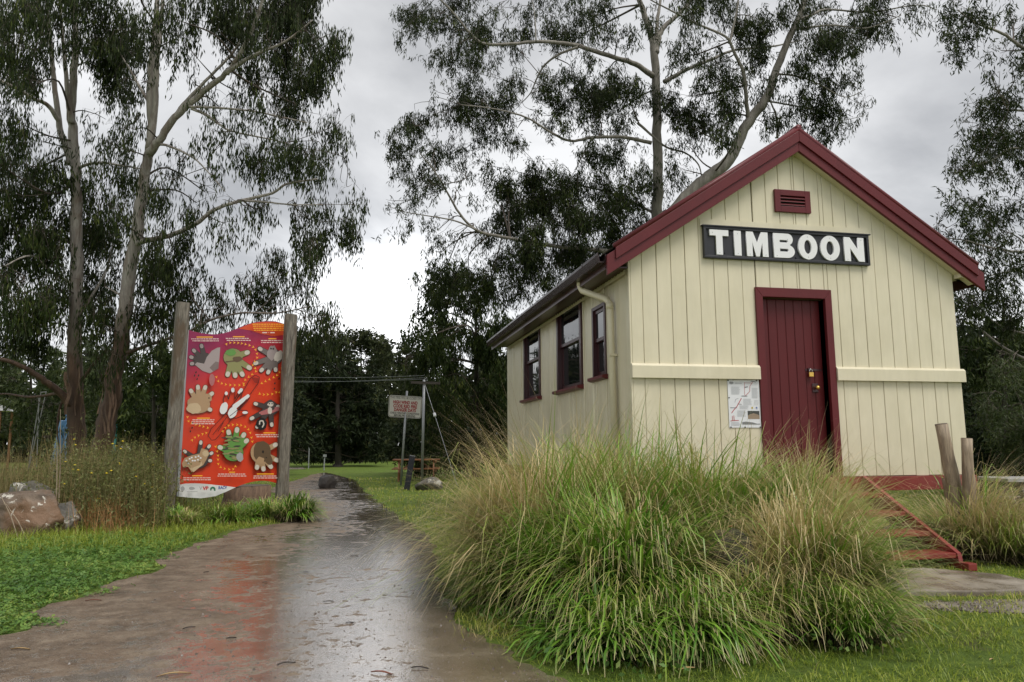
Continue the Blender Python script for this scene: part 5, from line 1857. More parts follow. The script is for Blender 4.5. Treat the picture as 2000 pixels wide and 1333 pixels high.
# --- tall gum behind the building
Cc = Tree('gum_tree', 'tall grey gum rising straight up behind the station roof', 21.5, 'bark_mid', 'gum_leaf', 23, droop=.68, spray=(.18, .45))
Cc.limb([(1292, 905), (1290, 700), (1287, 560), (1284, 430), (1284, 300), (1282, 200), (1279, 120), (1274, 80), (1262, 40), (1248, 0), (1230, -60)], .30, .10, name='trunk', sides=12, ground=True)
Cc.limb([(1280, 105), (1285, 80), (1296, 55), (1325, 28), (1352, -2), (1380, -50)], .13, .07, 0, .6)
Cc.limb([(1279, 95), (1284, 40), (1290, 0), (1295, -50)], .09, .05, .1, .6)
Cc.limb([(1276, 150), (1240, 125), (1201, 113), (1134, 91), (1090, 84), (1047, 82), (999, 86), (946, 86), (918, 65), (884, 24), (850, -10)], .10, .035, -.1, -2.5)
Cc.limb([(1134, 91), (1095, 105), (1066, 125), (1050, 150), (1036, 182), (1020, 200)], .05, .02, -1.2, -.2)
Cc.limb([(1297, 160), (1340, 137), (1393, 115), (1436, 98), (1508, 91), (1560, 80)], .085, .035, -.1, 1.5)
Cc.limb([(1272, 280), (1220, 269), (1158, 269), (1114, 276), (1076, 259), (1028, 230), (970, 214), (900, 205)], .075, .025, -.1, -1.6)
Cc.limb([(1245, 240), (1270, 262), (1302, 288), (1340, 300), (1364, 322), (1371, 350)], .05, .03, -.4, -.5)
Cc.limb([(1280, 500), (1180, 490), (1076, 480), (980, 463), (932, 451), (898, 418), (870, 370), (846, 331), (820, 300)], .09, .025, -.2, -2.2)
Cc.limb([(932, 450), (890, 432), (836, 422), (790, 414), (752, 400)], .035, .010, -1.8, -2.4)
Cc.limb([(1284, 420), (1200, 380), (1120, 360), (1060, 350)], .06, .02, .1, .8)
Cc.limb([(1158, 269), (1140, 300), (1120, 340)], .035, .015, -.8, -.5)
Cc.limb([(1047, 82), (1045, 40), (1040, 0)], .03, .015, -1.5, -1.2)
for c in [(800, 30, 40, 35, 1.0), (790, 60, 25, 20, .8), (850, 40, 45, 40, .8), (880, 90, 45, 35, .9), (930, 40, 40, 35, .7), (900, 130, 40, 25, .8), (950, 110, 30, 25, .8), (980, 40, 45, 35, .9), (1040, 40, 45, 35, 1.0), (1090, 40, 40, 35, .9), (1140, 40, 40, 35, .9), (1185, 35, 35, 35, .9), (1220, 70, 25, 30, .7), (1130, 70, 30, 20, .6),
          (900, 190, 40, 35, 1.2), (940, 200, 40, 30, 1.2), (870, 225, 30, 22, .8), (990, 190, 40, 30, 1.0), (1010, 150, 30, 25, .8), (1070, 170, 40, 35, .9), (1120, 155, 40, 35, 1.3), (1170, 165, 45, 45, 1.4), (1220, 160, 40, 45, 1.2), (1155, 215, 40, 30, 1.2), (1105, 215, 35, 25, .8), (1200, 220, 30, 30, .9), (1060, 225, 30, 20, .5),
          (790, 260, 30, 28, 1.0), (830, 240, 40, 28, 1.0), (780, 310, 28, 30, 1.0), (815, 330, 35, 30, 1.0), (850, 290, 35, 28, .7), (900, 270, 40, 24, .7), (950, 250, 35, 22, .8), (880, 320, 35, 22, .45), (930, 320, 35, 25, .4), (805, 375, 25, 20, .5), (1000, 270, 30, 22, .6), (950, 370, 40, 20, .35),
          (1020, 340, 45, 35, 1.4), (1000, 390, 45, 40, 1.7), (1060, 390, 55, 45, 2.0), (1110, 360, 40, 35, 1.6), (1130, 420, 55, 45, 2.0), (1190, 360, 45, 40, 1.6), (1220, 410, 45, 45, 1.8), (1160, 310, 35, 28, 1.2), (1210, 310, 30, 28, 1.0), (980, 440, 45, 40, 1.7), (1040, 470, 60, 40, 1.9), (1110, 490, 60, 40, 1.9), (1180, 470, 50, 40, 1.8), (1000, 510, 45, 30, 1.4), (1060, 530, 50, 30, 1.4), (1240, 350, 30, 35, 1.0), (1270, 380, 25, 40, .8),
          (845, 455, 30, 22, .6), (880, 470, 28, 18, .5), (850, 500, 22, 12, .4), (760, 405, 14, 12, .4), (910, 540, 40, 25, 1.2), (960, 540, 40, 30, 1.5), (860, 540, 32, 24, 1.1), (1010, 560, 40, 25, 1.2), (900, 380, 25, 18, .35),
          (1260, 200, 25, 40, .5), (1330, 100, 30, 30, .6), (1250, -40, 60, 30, 1.0), (1100, -40, 90, 40, 1.0), (900, -40, 90, 40, .9), (1020, 100, 30, 18, .4), (860, 170, 30, 14, .4)]:
    Cc.clump(*c)
Cc.fringe(24)
Cc.done()

# --- leaning gum over the roof
Dd = Tree('gum_tree', 'smooth barked gum leaning right over the station gable', 19.8, 'bark_mid', 'gum_leaf', 24, droop=.70, spray=(.18, .45))
Dd.limb([(1130, 905), (1200, 640), (1270, 490), (1340, 388), (1385, 345), (1424, 312), (1460, 240), (1494, 197), (1514, 144), (1538, 82), (1566, 20), (1585, -50)], .33, .11, name='trunk', sides=12, ground=True)
Dd.limb([(1462, 238), (1458, 200), (1452, 144), (1432, 98), (1417, 72), (1364, 48), (1316, 24), (1270, 0)], .075, .03, 0, -1.2)
Dd.limb([(1425, 85), (1431, 58), (1441, 10), (1445, -40)], .055, .03, -.5, -.3)
Dd.limb([(1546, 60), (1580, 54), (1628, 50), (1695, 55), (1760, 30)], .05, .02, 0, -1.0)
Dd.limb([(1556, 40), (1590, 28), (1614, 19), (1700, 24), (1790, 10), (1830, 20)], .05, .02, 0, .9)
Dd.limb([(1514, 144), (1560, 150), (1600, 165), (1650, 190), (1690, 175)], .04, .012, 0, -.8)
Dd.limb([(1494, 197), (1540, 205), (1590, 215), (1640, 235), (1690, 225)], .035, .010, 0, .8)
Dd.limb([(1518, 270), (1518, 240), (1512, 215), (1500, 190)], .05, .035, 1.5, 1.5)
for c in [(1345, 40, 35, 35, .8), (1390, 30, 35, 30, .8), (1345, 110, 30, 30, .7), (1395, 90, 28, 25, .6), (1450, 50, 40, 35, 1.0), (1490, 40, 35, 35, 1.0), (1480, 100, 40, 35, 1.0), (1430, 140, 30, 30, .8), (1390, 170, 35, 40, 1.1), (1340, 190, 35, 45, 1.2), (1330, 240, 30, 30, .9), (1380, 230, 40, 35, 1.1), (1430, 200, 28, 40, .9), (1410, 270, 35, 28, .9), (1340, 280, 28, 22, .6), (1330, 330, 28, 28, .8), (1480, 160, 30, 30, .8),
          (1530, 30, 35, 30, .9), (1560, 110, 30, 35, 1.0), (1600, 80, 40, 35, 1.2), (1640, 50, 40, 30, 1.2), (1690, 60, 35, 28, 1.0), (1640, 100, 35, 25, .9), (1560, 170, 35, 30, 1.0), (1610, 160, 35, 25, .9), (1590, 210, 38, 25, 1.1), (1640, 220, 32, 22, .9), (1550, 225, 30, 20, .7), (1660, 160, 28, 22, .6), (1670, 195, 25, 16, .5), (1640, 260, 28, 16, .6), (1730, 25, 35, 20, .8), (1780, 15, 35, 20, .7), (1690, 15, 35, 20, .9), (1590, 20, 35, 25, 1.0), (1500, 245, 22, 18, .5), (1680, 120, 18, 14, .35),
          (1400, -40, 80, 35, 1.0), (1560, -45, 80, 35, 1.0), (1700, -40, 80, 30, .9)]:
    Dd.clump(*c)
Dd.fringe(14)
Dd.done()

# --- gum at the right edge
Ee = Tree('gum_tree', 'gum reaching in from beyond the right edge with sparse sprays', 16.5, 'bark_mid', 'gum_leaf', 25, droop=.62, spray=(.15, .4), leafL=(.09, .16))
Ee.limb([(2190, 905), (2175, 700), (2150, 450), (2130, 250), (2120, 80), (2130, -80)], .28, .10, name='trunk', sides=10, ground=True)
Ee.limb([(2135, 260), (2060, 150), (1990, 88), (1950, 62), (1905, 45), (1870, 20)], .07, .02, 0, -.5)
Ee.limb([(2135, 280), (2040, 225), (1965, 215), (1915, 215), (1880, 240)], .05, .015, 0, .6)
Ee.limb([(2140, 330), (2050, 300), (1975, 290), (1940, 312), (1880, 330)], .05, .015, 0, -.8)
Ee.limb([(2150, 470), (2060, 490), (1990, 492), (1940, 485), (1885, 470), (1840, 465)], .06, .015, 0, -.4)
Ee.limb([(2150, 500), (2060, 540), (1990, 530), (1930, 540), (1890, 560)], .05, .015, 0, .6)
Ee.limb([(2165, 700), (2060, 665), (2000, 652), (1960, 640), (1920, 618), (1860, 605)], .055, .02, -.2, 1.2)
Ee.limb([(2168, 760), (2060, 720), (2000, 700), (1950, 672), (1910, 640), (1860, 618)], .06, .025, .2, 1.8)
for c in [(1870, 30, 35, 25, 1.1), (1920, 25, 40, 25, 1.0), (1860, 75, 25, 25, 1.2), (1890, 60, 25, 20, .9), (1975, 40, 35, 30, .7), (1950, 100, 30, 18, .4), (1985, 130, 28, 25, .7), (1950, 150, 22, 16, .6), (1960, 180, 32, 22, 1.0), (1990, 190, 30, 35, 1.0), (1900, 215, 30, 20, .8), (1930, 245, 40, 25, .9), (1900, 270, 30, 20, .9), (1960, 260, 35, 25, 1.0), (1880, 320, 35, 20, 1.1), (1920, 300, 35, 22, 1.0), (1975, 310, 35, 30, 1.0), (1860, 345, 20, 12, .6), (1990, 250, 25, 25, .8),
          (1860, 400, 30, 20, .7), (1910, 400, 38, 25, 1.0), (1965, 400, 38, 28, 1.0), (1850, 440, 30, 20, .7), (1900, 445, 35, 22, .7), (1955, 445, 40, 25, .8), (1990, 470, 25, 30, .9), (1890, 495, 30, 20, .8), (1940, 510, 38, 22, .9), (1985, 530, 30, 30, 1.0), (1910, 550, 35, 25, 1.0), (1960, 570, 40, 25, 1.1), (1880, 585, 25, 20, .9), (2050, 100, 50, 60, 1.0), (2050, 300, 50, 70, 1.0), (2050, 480, 50, 70, 1.0), (1905, 610, 40, 30, 1.1), (1970, 620, 40, 35, 1.2)]:
    Ee.clump(*c)
Ee.fringe(10)
Ee.done()


# --- background trees: bigger leaf clumps far off, all with trunk and crown
def bgtree(label, F, u, top, base_v, clumps, leaf, seed, trunk=.2, name='background_tree', LL=(.22, .42), LW=(.06, .11), droop=.35, cat='tree', dens=1.0, fill=None, per=12, spray=(.1, .4), lean=0, group=None):
    t = Tree(name, label, F, 'bark_far', leaf, seed, LL, LW, droop, spray, per, cat, group)
    gv = 869 + FOC * 1.25 / F
    t.boost = 1.8
    t.limb([(u, gv), (u + lean * .3, (gv * 2 + top) / 3), (u + lean * .6, (gv + top * 2) / 3), (u + lean, top + 25)], trunk, trunk * .3, name='trunk', ground=True)
    for c in clumps:
        t.clump(c[0], c[1], c[2], c[3], (c[4] if len(c) > 4 else 1) * dens, dF=(t.r.normal() * 1.3))
    t.done()
    return t


bgtree('broad dark wattle standing beyond the path bend', 44, 660, 690, 910, [(640, 720, 50, 35, 1.5), (690, 730, 50, 40, 1.8), (610, 760, 50, 45, 2), (665, 770, 60, 45, 2.4), (715, 790, 45, 45, 2.2), (600, 830, 50, 45, 2.4), (655, 840, 60, 45, 2.6), (715, 850, 50, 40, 2.4), (590, 885, 40, 26, 2.2), (640, 890, 45, 24, 2.2), (700, 895, 45, 22, 2.0), (745, 880, 30, 35, 1.8), (580, 790, 40, 45, 2)], 'dark_leaf', 41, .35)
bgtree('rounded gum crown rising above the dark wattle', 55, 705, 660, 905, [(585, 690, 36, 28, 2.4), (620, 675, 32, 24, 2.2), (640, 690, 34, 22, 2.4), (665, 668, 30, 22, 2.2), (700, 665, 30, 20, 2.2), (735, 668, 22, 18, 2.2), (750, 700, 20, 20, 2.0), (600, 705, 34, 24, 2.0), (690, 672, 32, 24, 1.8), (725, 664, 24, 20, 2.0), (745, 684, 22, 22, 1.8), (715, 705, 25, 18, 1.2), (665, 690, 28, 20, 1.0), (630, 700, 30, 20, 1.2), (745, 720, 18, 18, .7), (750, 750, 22, 22, 1.3), (740, 800, 30, 40, 1.8), (690, 760, 50, 40, 1.6), (650, 740, 50, 30, 1.4)], 'far_leaf', 42, .25)
bgtree('pale crowned gum far behind the warning sign', 58, 790, 690, 905, [(775, 705, 20, 14, 1.2), (800, 690, 26, 20, 1.8), (835, 670, 30, 22, 1.8), (870, 650, 34, 26, 1.8), (780, 740, 20, 16, .6), (820, 730, 28, 20, 1.4), (850, 715, 28, 20, 1.2), (790, 770, 30, 22, 1.6), (830, 780, 40, 35, 1.8), (770, 820, 35, 40, 2.0), (820, 850, 45, 40, 2.2), (870, 760, 40, 40, 1.8), (770, 880, 40, 22, 2.0), (830, 890, 40, 20, 2)], 'far_leaf', 43, .25)
bgtree('weeping dark gum beside the left end of the station', 29, 930, 600, 910, [(830, 650, 36, 30, 1.6), (800, 655, 24, 20, 1.2), (860, 560, 34, 26, 1.4), (900, 530, 40, 28, 1.5), (850, 710, 40, 40, 1.8), (815, 700, 28, 22, 1.3), (810, 760, 30, 35, 1.6), (850, 600, 40, 30, 1.7), (890, 570, 45, 32, 1.8), (940, 590, 45, 35, 1.5), (870, 640, 45, 28, 1.3), (925, 650, 45, 38, 1.7), (975, 640, 40, 40, 1.7), (815, 640, 22, 16, 1.0), (850, 680, 30, 16, .6), (900, 700, 35, 35, 1.6), (950, 720, 45, 50, 2.0), (880, 770, 40, 45, 2), (940, 800, 50, 50, 2.2), (990, 750, 35, 60, 1.6), (870, 850, 45, 40, 2.2), (930, 880, 50, 35, 2.2), (990, 840, 35, 50, 1.6), (825, 540, 20, 16, .8), (830, 575, 20, 14, .7), (845, 800, 30, 50, 1.8), (850, 895, 40, 24, 2.0), (1040, 700, 60, 80, 1.0), (1050, 850, 60, 60, 1.0)], 'gum_leaf_b', 44, .28, LL=(.14, .26), LW=(.035, .06), droop=.75, spray=(.25, .6))
bgtree('dark thicket of scrub under the gum at the station end', 33, 850, 780, 910, [(800, 860, 35, 40, 2.0), (850, 860, 40, 45, 2.2), (900, 870, 45, 40, 2.2), (780, 890, 25, 20, 1.8), (960, 890, 45, 28, 2), (1020, 890, 45, 28, 2)], 'dark_leaf', 45, .12, cat='shrub', name='background_shrub')
bgtree('dense green shrub behind the leaning gum and left of the panel', 27, 300, 660, 905, [(260, 700, 30, 28, 1.4), (300, 690, 35, 30, 1.6), (340, 690, 30, 30, 1.6), (270, 750, 40, 35, 2), (320, 750, 45, 35, 2), (250, 800, 40, 35, 2), (310, 810, 50, 35, 2.2), (360, 800, 40, 40, 2), (350, 740, 30, 40, 1.8), (300, 850, 60, 25, 2)], 'gum_leaf_b', 46, .16, LL=(.16, .28), LW=(.04, .07), droop=.6)
bgtree('yellow green rounded tree glimpsed between the two left trunks', 50, 195, 670, 905, [(190, 690, 20, 16, 1.4), (212, 690, 14, 14, 1.0), (200, 710, 26, 16, 1.6), (180, 740, 30, 25, 1.6), (215, 750, 26, 30, 1.6), (190, 800, 40, 40, 2), (205, 850, 40, 25, 2)], 'lime_leaf', 47, .2)
bgtree('tall olive tree far left behind the pale lower branch', 42, 60, 640, 905, [(30, 690, 40, 30, 1.2), (80, 700, 35, 30, 1.2), (20, 740, 45, 35, 1.5), (85, 745, 40, 30, 1.4), (130, 720, 30, 35, 1.2), (40, 790, 45, 25, 1.3), (110, 790, 35, 30, 1.4), (-40, 740, 50, 60, 1.4), (160, 770, 25, 40, 1.4), (20, 840, 60, 28, 1.5), (110, 850, 55, 28, 1.6)], 'lime_leaf', 48, .2)
bgtree('bushy dark tree hidden behind the red panel', 34, 455, 640, 905, [(420, 700, 45, 45, 1.6), (480, 700, 45, 50, 1.8), (540, 720, 45, 50, 1.8), (430, 780, 50, 45, 2), (500, 790, 50, 45, 2), (560, 800, 40, 45, 2), (430, 860, 55, 40, 2), (510, 870, 55, 35, 2), (575, 870, 30, 35, 2), (590, 700, 30, 35, 1.4), (570, 660, 26, 22, .9)], 'dark_leaf', 49, .25)
bgtree('tall drooping dark tree behind the right end of the building', 20, 1960, 560, 905, [(1900, 660, 35, 35, 1.2), (1950, 660, 40, 40, 1.5), (1995, 680, 35, 40, 1.5), (1890, 720, 35, 40, 1.6), (1940, 730, 40, 40, 1.7), (1990, 750, 40, 40, 1.8), (2040, 700, 40, 60, 1.5), (1870, 690, 25, 35, 1.0)], 'gum_leaf_b', 50, .16, LL=(.12, .22), LW=(.03, .05), droop=.7, spray=(.2, .45))
bgtree('bright feathery wattle shrub right of the building corner', 15.5, 1965, 700, 905, [(1950, 720, 30, 30, 1.3), (1985, 750, 30, 35, 1.5), (1930, 770, 32, 30, 1.3), (1965, 800, 40, 30, 1.5), (2000, 830, 35, 35, 1.5), (2040, 800, 40, 60, 1.4), (1980, 870, 40, 30, 1.4)], 'lime_leaf', 51, .08, LL=(.08, .15), LW=(.015, .03), droop=.45, cat='shrub', name='background_shrub', spray=(.15, .35))
bgtree('low black green scrub filling the shade behind the leaning posts', 17.5, 1935, 800, 905, [(1900, 830, 35, 40, 2.0), (1945, 850, 40, 35, 2.2), (1990, 880, 40, 35, 2.0), (1900, 890, 35, 35, 2.2), (1950, 910, 45, 30, 2.2), (2010, 920, 45, 30, 2.0), (1890, 780, 25, 35, 1.6), (2060, 900, 50, 60, 2), (1900, 940, 40, 25, 2), (1970, 950, 50, 25, 2.0)], 'dark_leaf', 52, .08, LL=(.12, .22), LW=(.03, .06), cat='shrub', name='background_shrub')

# far wood closing the view all round
def wood_mass(name, label, spans, F0, F1, h0, h1, n, leaf, seed):
    r = np.random.default_rng(seed)
    u = r.uniform(spans[0], spans[1], n)
    Fd = r.uniform(F0, F1, n)
    hh = (h0 + (h1 - h0) * (0.5 + .35 * np.sin(u * .031 + seed) + .25 * np.sin(u * .087) + .15 * np.sin(u * .21)))
    z = hh * r.random(n) ** .85
    P = np.array([ground_at(a, b) for a, b in zip(u, Fd)])
    P[:, 2] = z
    L = r.uniform(.5, .95, n); W_ = r.uniform(.2, .4, n)
    D_ = r.normal(size=(n, 3)) * .8 + np.array([0, 0, -.4])
    V, F, R = leaf_mesh(P, D_, L, W_, np.clip(r.normal(.35, .2, n), 0, 1), r)
    o = link(name, npmesh(name, V, F, {'rnd': R}), leaf)
    return tag(o, label, 'wood', kind='stuff')


wood_mass('far_wood', 'dark wall of far trees closing the lawn left of the station', (-500, 1250), 60, 74, 6.0, 10.5, 62000, 'far_leaf', 3)
wood_mass('far_wood', 'dark wall of trees beyond the right end of the station', (1300, 2600), 26, 33, 4.5, 6.0, 22000, 'dark_leaf', 4)


# ------------------------------------------------------------------ tussock grasses
def tussock(label, u, F, rad, height, n, dry=.5, spread=1.0, seed=1, width=.0075, bias=None, seg=6, m='tuss', name='grass_tussock', upright=.0, elev=0.0, cat='grass tussock', group=None, wob_=.38, pos=None, nb=None, heads=0):
    r = np.random.default_rng(seed)
    c = ground_at(u, F) if pos is None else np.array([pos[0], pos[1], 0.0])
    e = empty(name, label, cat, group)
    nb = nb or max(14, n // 55)
    baz = r.uniform(0, 2 * math.pi, nb)
    if bias is not None:
        k = r.random(nb) < .45
        baz[k] = bias + r.normal(0, .6, k.sum())
    blean = np.abs(r.normal(.22 + .1 * spread, .24 * spread, nb)); bcur = r.uniform(.7, 2.1, nb) * spread
    blen = r.uniform(.75, 1.25, nb); bdry = np.clip(r.normal(dry, .24, nb), 0, 1)
    i = r.integers(0, nb, n)
    rr = rad * np.sqrt(r.random(n))
    ang = r.uniform(0, 2 * math.pi, n)
    off = np.stack([np.cos(baz[i]), np.sin(baz[i])], 1) * (rr * .45)[:, None] + np.stack([np.cos(ang), np.sin(ang)], 1) * (rr * .55)[:, None]
    base = np.zeros((n, 3)); base[:, :2] = c[:2] + off; base[:, 2] = elev * np.clip(1 - (np.hypot(off[:, 0], off[:, 1]) / (rad * 1.2)) ** 2, 0, 1)
    az = baz[i] + r.normal(0, wob_, n)
    lean = np.clip(blean[i] + r.normal(0, .10, n), 0.0, 1.2) * (1 - upright)
    cur = np.clip(bcur[i] + r.normal(0, .25, n), .1, 2.8) * (1 - upright * .7)
    L = height * 1.18 * blen[i] * r.uniform(.7, 1.1, n)
    rnd = np.clip(bdry[i] + r.normal(0, .15, n), 0, 1)
    wd = width * 1.5 * r.uniform(.6, 1.4, n) * np.where(rnd < .4, 1.3, .8)
    kink = r.random(n) < .22
    V, Fc, T, Rn = join_np([blades(base[~kink], az[~kink], lean[~kink], cur[~kink], L[~kink], wd[~kink], seg, rnd[~kink], r.normal(0, .35, (~kink).sum())),
                            blades(base[kink], az[kink], lean[kink] * .7, cur[kink] + 1.6, L[kink], wd[kink], seg, np.clip(rnd[kink] + .15, 0, 1), r.normal(0, .35, kink.sum()), 4.0)])
    o = link('blades', npmesh('blades', V, Fc, {'t': T, 'rnd': Rn}), m, e)
    o['kind'] = 'stuff'
    nt_ = n // 4
    tb_ = np.zeros((nt_, 3)); ta_ = r.uniform(0, 2 * math.pi, nt_)
    tb_[:, :2] = c[:2] + np.stack([np.cos(ta_), np.sin(ta_)], 1) * (rad * np.sqrt(r.random(nt_)))[:, None]
    tb_[:, 2] = r.uniform(0, .12, nt_) * height
    V, Fc, T, Rn = blades(tb_, ta_ + r.normal(0, .8, nt_), r.uniform(.5, 1.3, nt_), r.uniform(.4, 1.8, nt_), height * r.uniform(.3, .75, nt_), np.full(nt_, width * .9), 4, r.random(nt_) ** 1.5, r.normal(0, .8, nt_), 1.5)
    o = link('thatch', npmesh('thatch', V, Fc, {'t': T, 'rnd': Rn}), 'thatch', e); o['kind'] = 'stuff'
    if heads:
        hb = np.zeros((heads, 3)); a2 = r.uniform(0, 2 * math.pi, heads) if bias is None else bias + r.normal(0, .7, heads)
        hb[:, :2] = c[:2] + np.stack([np.cos(a2), np.sin(a2)], 1) * (rad * .3)
        V, Fc, T, Rn = blades(hb, a2, r.uniform(.05, .35, heads), r.uniform(.5, 1.5, heads), height * r.uniform(1.2, 1.65, heads), np.full(heads, .0042), 8, r.uniform(.2, .8, heads), None, 2.0)
        o = link('flower_stalks', npmesh('stalks', V, Fc, {'t': T, 'rnd': Rn}), 'straw', e); o['kind'] = 'stuff'
    return e


LEFTW = math.pi - YAW      # pointing to the left of the view
TOWARD = -math.pi / 2 - YAW
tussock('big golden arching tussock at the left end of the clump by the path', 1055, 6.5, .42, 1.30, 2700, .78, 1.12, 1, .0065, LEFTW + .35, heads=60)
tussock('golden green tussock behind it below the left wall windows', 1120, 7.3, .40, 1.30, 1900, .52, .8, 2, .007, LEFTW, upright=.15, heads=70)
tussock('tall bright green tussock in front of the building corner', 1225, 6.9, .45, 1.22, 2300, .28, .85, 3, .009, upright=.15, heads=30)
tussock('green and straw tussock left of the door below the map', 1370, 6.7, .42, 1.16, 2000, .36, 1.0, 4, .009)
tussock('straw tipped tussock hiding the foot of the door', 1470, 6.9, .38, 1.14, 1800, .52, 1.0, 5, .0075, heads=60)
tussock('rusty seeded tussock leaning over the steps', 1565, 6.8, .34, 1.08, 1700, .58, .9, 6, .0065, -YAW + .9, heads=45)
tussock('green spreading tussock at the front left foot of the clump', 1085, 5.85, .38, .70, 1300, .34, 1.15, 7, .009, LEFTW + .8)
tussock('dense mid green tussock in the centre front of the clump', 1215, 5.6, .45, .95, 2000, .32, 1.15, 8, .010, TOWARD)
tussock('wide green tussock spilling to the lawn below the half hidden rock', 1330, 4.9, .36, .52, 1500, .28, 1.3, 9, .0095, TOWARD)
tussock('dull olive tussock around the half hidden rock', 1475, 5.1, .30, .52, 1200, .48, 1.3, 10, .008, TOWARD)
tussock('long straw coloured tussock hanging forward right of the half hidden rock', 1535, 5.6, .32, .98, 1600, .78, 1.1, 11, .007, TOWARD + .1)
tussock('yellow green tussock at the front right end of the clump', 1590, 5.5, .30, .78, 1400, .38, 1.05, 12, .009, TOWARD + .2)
tussock('brown tussock around the two leaning posts', 1885, 8.25, .40, .92, 1700, .72, 1.2, 13, .0065, -YAW - .2, heads=60)
tussock('wispy pale tussock at the right edge beyond the posts', 1965, 7.9, .34, .62, 1300, .6, 1.25, 14, .006, -YAW)
tussock('dark green tuft at the foot of the right panel post', 578, 12.6, .26, .50, 900, .08, 1.1, 15, .012, -YAW - .5, name='grass_tuft')
tussock('low green tuft in front of the clump near the path edge', 1000, 6.0, .26, .42, 700, .22, 1.25, 16, .009, LEFTW + .5, name='grass_tuft')
tussock('ragged grass tuft under the middle of the red panel', 455, 12.4, .45, .34, 700, .25, 1.3, 31, .012, name='grass_tuft')
tussock('ragged grass tuft left of the right panel post', 525, 12.9, .40, .36, 600, .2, 1.3, 32, .012, name='grass_tuft')
tussock('ragged grass tuft at the foot of the left panel post', 355, 11.9, .42, .36, 700, .35, 1.3, 33, .012, name='grass_tuft')
tussock('fine green tuft at the near right of the lawn', 1620, 4.9, .26, .42, 900, .25, 1.2, 17, .008, TOWARD, name='grass_tuft')
tussock('leafy green tuft low in the centre foreground of the clump', 1180, 4.75, .35, .42, 900, .18, 1.3, 18, .010, TOWARD, name='grass_tuft')
tussock('short green tuft under the red steps', 2, 6, .30, .40, 500, .2, 1.2, 19, .009, pos=(2.3, -.7), name='grass_tuft')

# ------------------------------------------------------------------ lawn, clover
def scatter(n, rmin, rmax, a0, a1, r):
    rad = rmin * (rmax / rmin) ** r.random(n)
    az = r.uniform(a0, a1, n)
    x = CAM[0] + rad * np.sin(YAW + az); y = CAM[1] + rad * np.cos(YAW + az)
    return x, y, rad


PXY = np.array(PATH_POLY)
PADP = np.array(pad)


def pathdist(x, y):
    d = np.full(len(x), 1e9)
    PC = PATH_POLY[::4]
    for (ax_, ay), (bx_, by) in zip(PC, PC[1:]):
        vx, vy = bx_ - ax_, by - ay
        t = np.clip(((x - ax_) * vx + (y - ay) * vy) / (vx * vx + vy * vy + 1e-9), 0, 1)
        d = np.minimum(d, np.hypot(x - ax_ - t * vx, y - ay - t * vy))
    return d


r = np.random.default_rng(77)
x, y, rad = scatter(230000, 3.2, 30, -.75, .80, r)
ins = pip(PXY, x, y)
dpe = pathdist(x, y)
soft = np.where(ins, np.clip(.10 - dpe * .8, 0, 1), np.clip(.25 + dpe / .22, 0, 1))
bare = np.array([mnoise.noise(Vector((a * 2.3, b * 2.3, 4))) + .5 * mnoise.noise(Vector((a * 6, b * 6, 4))) for a, b in zip(x, y)])
leftside = (x < -3.4 - (y + 6) * .02) & (rad < 11.5)
ok = (r.random(len(x)) < soft) & (~leftside | (r.random(len(x)) < .30)) & ((bare < .32) | (r.random(len(x)) < .35)) & ~((x > -.05) & (x < W + .1) & (y > 0) & (y < D)) & ~pip(PADP, x, y)
ok &= ~((((x - 2.15) / 1.0) ** 2 + ((y + 3.1 + .25 * (x - 2.15)) / .3) ** 2 < 1) & (r.random(len(x)) < .45))
x, y, rad = x[ok], y[ok], rad[ok]
n = len(x)
patch = np.array([mnoise.noise(Vector((a * .9, b * .9, 0))) for a, b in zip(x, y)])
base = np.stack([x, y, np.zeros(n)], 1)
L = (.026 + .028 * r.random(n) + .03 * np.clip(patch, 0, 1)) * (1 + .02 * rad)
wd = .0045 * (rad / 4.0) ** .85 * r.uniform(.7, 1.3, n)
V, Fc, T, Rn = blades(base, r.uniform(0, 6.28, n), np.abs(r.normal(.55, .45, n)), r.uniform(.2, 1.8, n), L, wd, 2, np.clip(.5 + patch * .6 + r.normal(0, .20, n), 0, 1))
lw = link('lawn_grass', npmesh('lawn', V, Fc, {'t': T, 'rnd': Rn}), 'lawn')
tag(lw, 'short wet green lawn grass either side of the path', 'grass', kind='stuff')

# longer rough grass on the left verge by the panel
x, y, rad = scatter(60000, 5.0, 16, -.72, -.22, r)
d = pathdist(x, y)
ok = ~pip(PXY, x, y) & (d > .12)
pxv = np.array([1000 + FOC * math.tan(math.atan2(a - CAM[0], b - CAM[1]) - YAW) for a, b in zip(x, y)])
ok &= (rad > 10.2) & (d < 4.0)
x, y, rad, d = x[ok], y[ok], rad[ok], d[ok]
n = len(x)
base = np.stack([x, y, np.zeros(n)], 1)
L = (.07 + .12 * np.clip(d - .15, 0, 1)) * r.uniform(.6, 1.3, n)
V, Fc, T, Rn = blades(base, r.uniform(0, 6.28, n), np.abs(r.normal(.2, .25, n)), r.uniform(.3, 1.5, n), L, .008 * r.uniform(.6, 1.3, n), 3, np.clip(r.normal(.45, .2, n), 0, 1))
tag(link('verge_grass', npmesh('verge', V, Fc, {'t': T, 'rnd': Rn}), 'lawn'), 'rough green grass along the left verge below the panel', 'grass', kind='stuff')

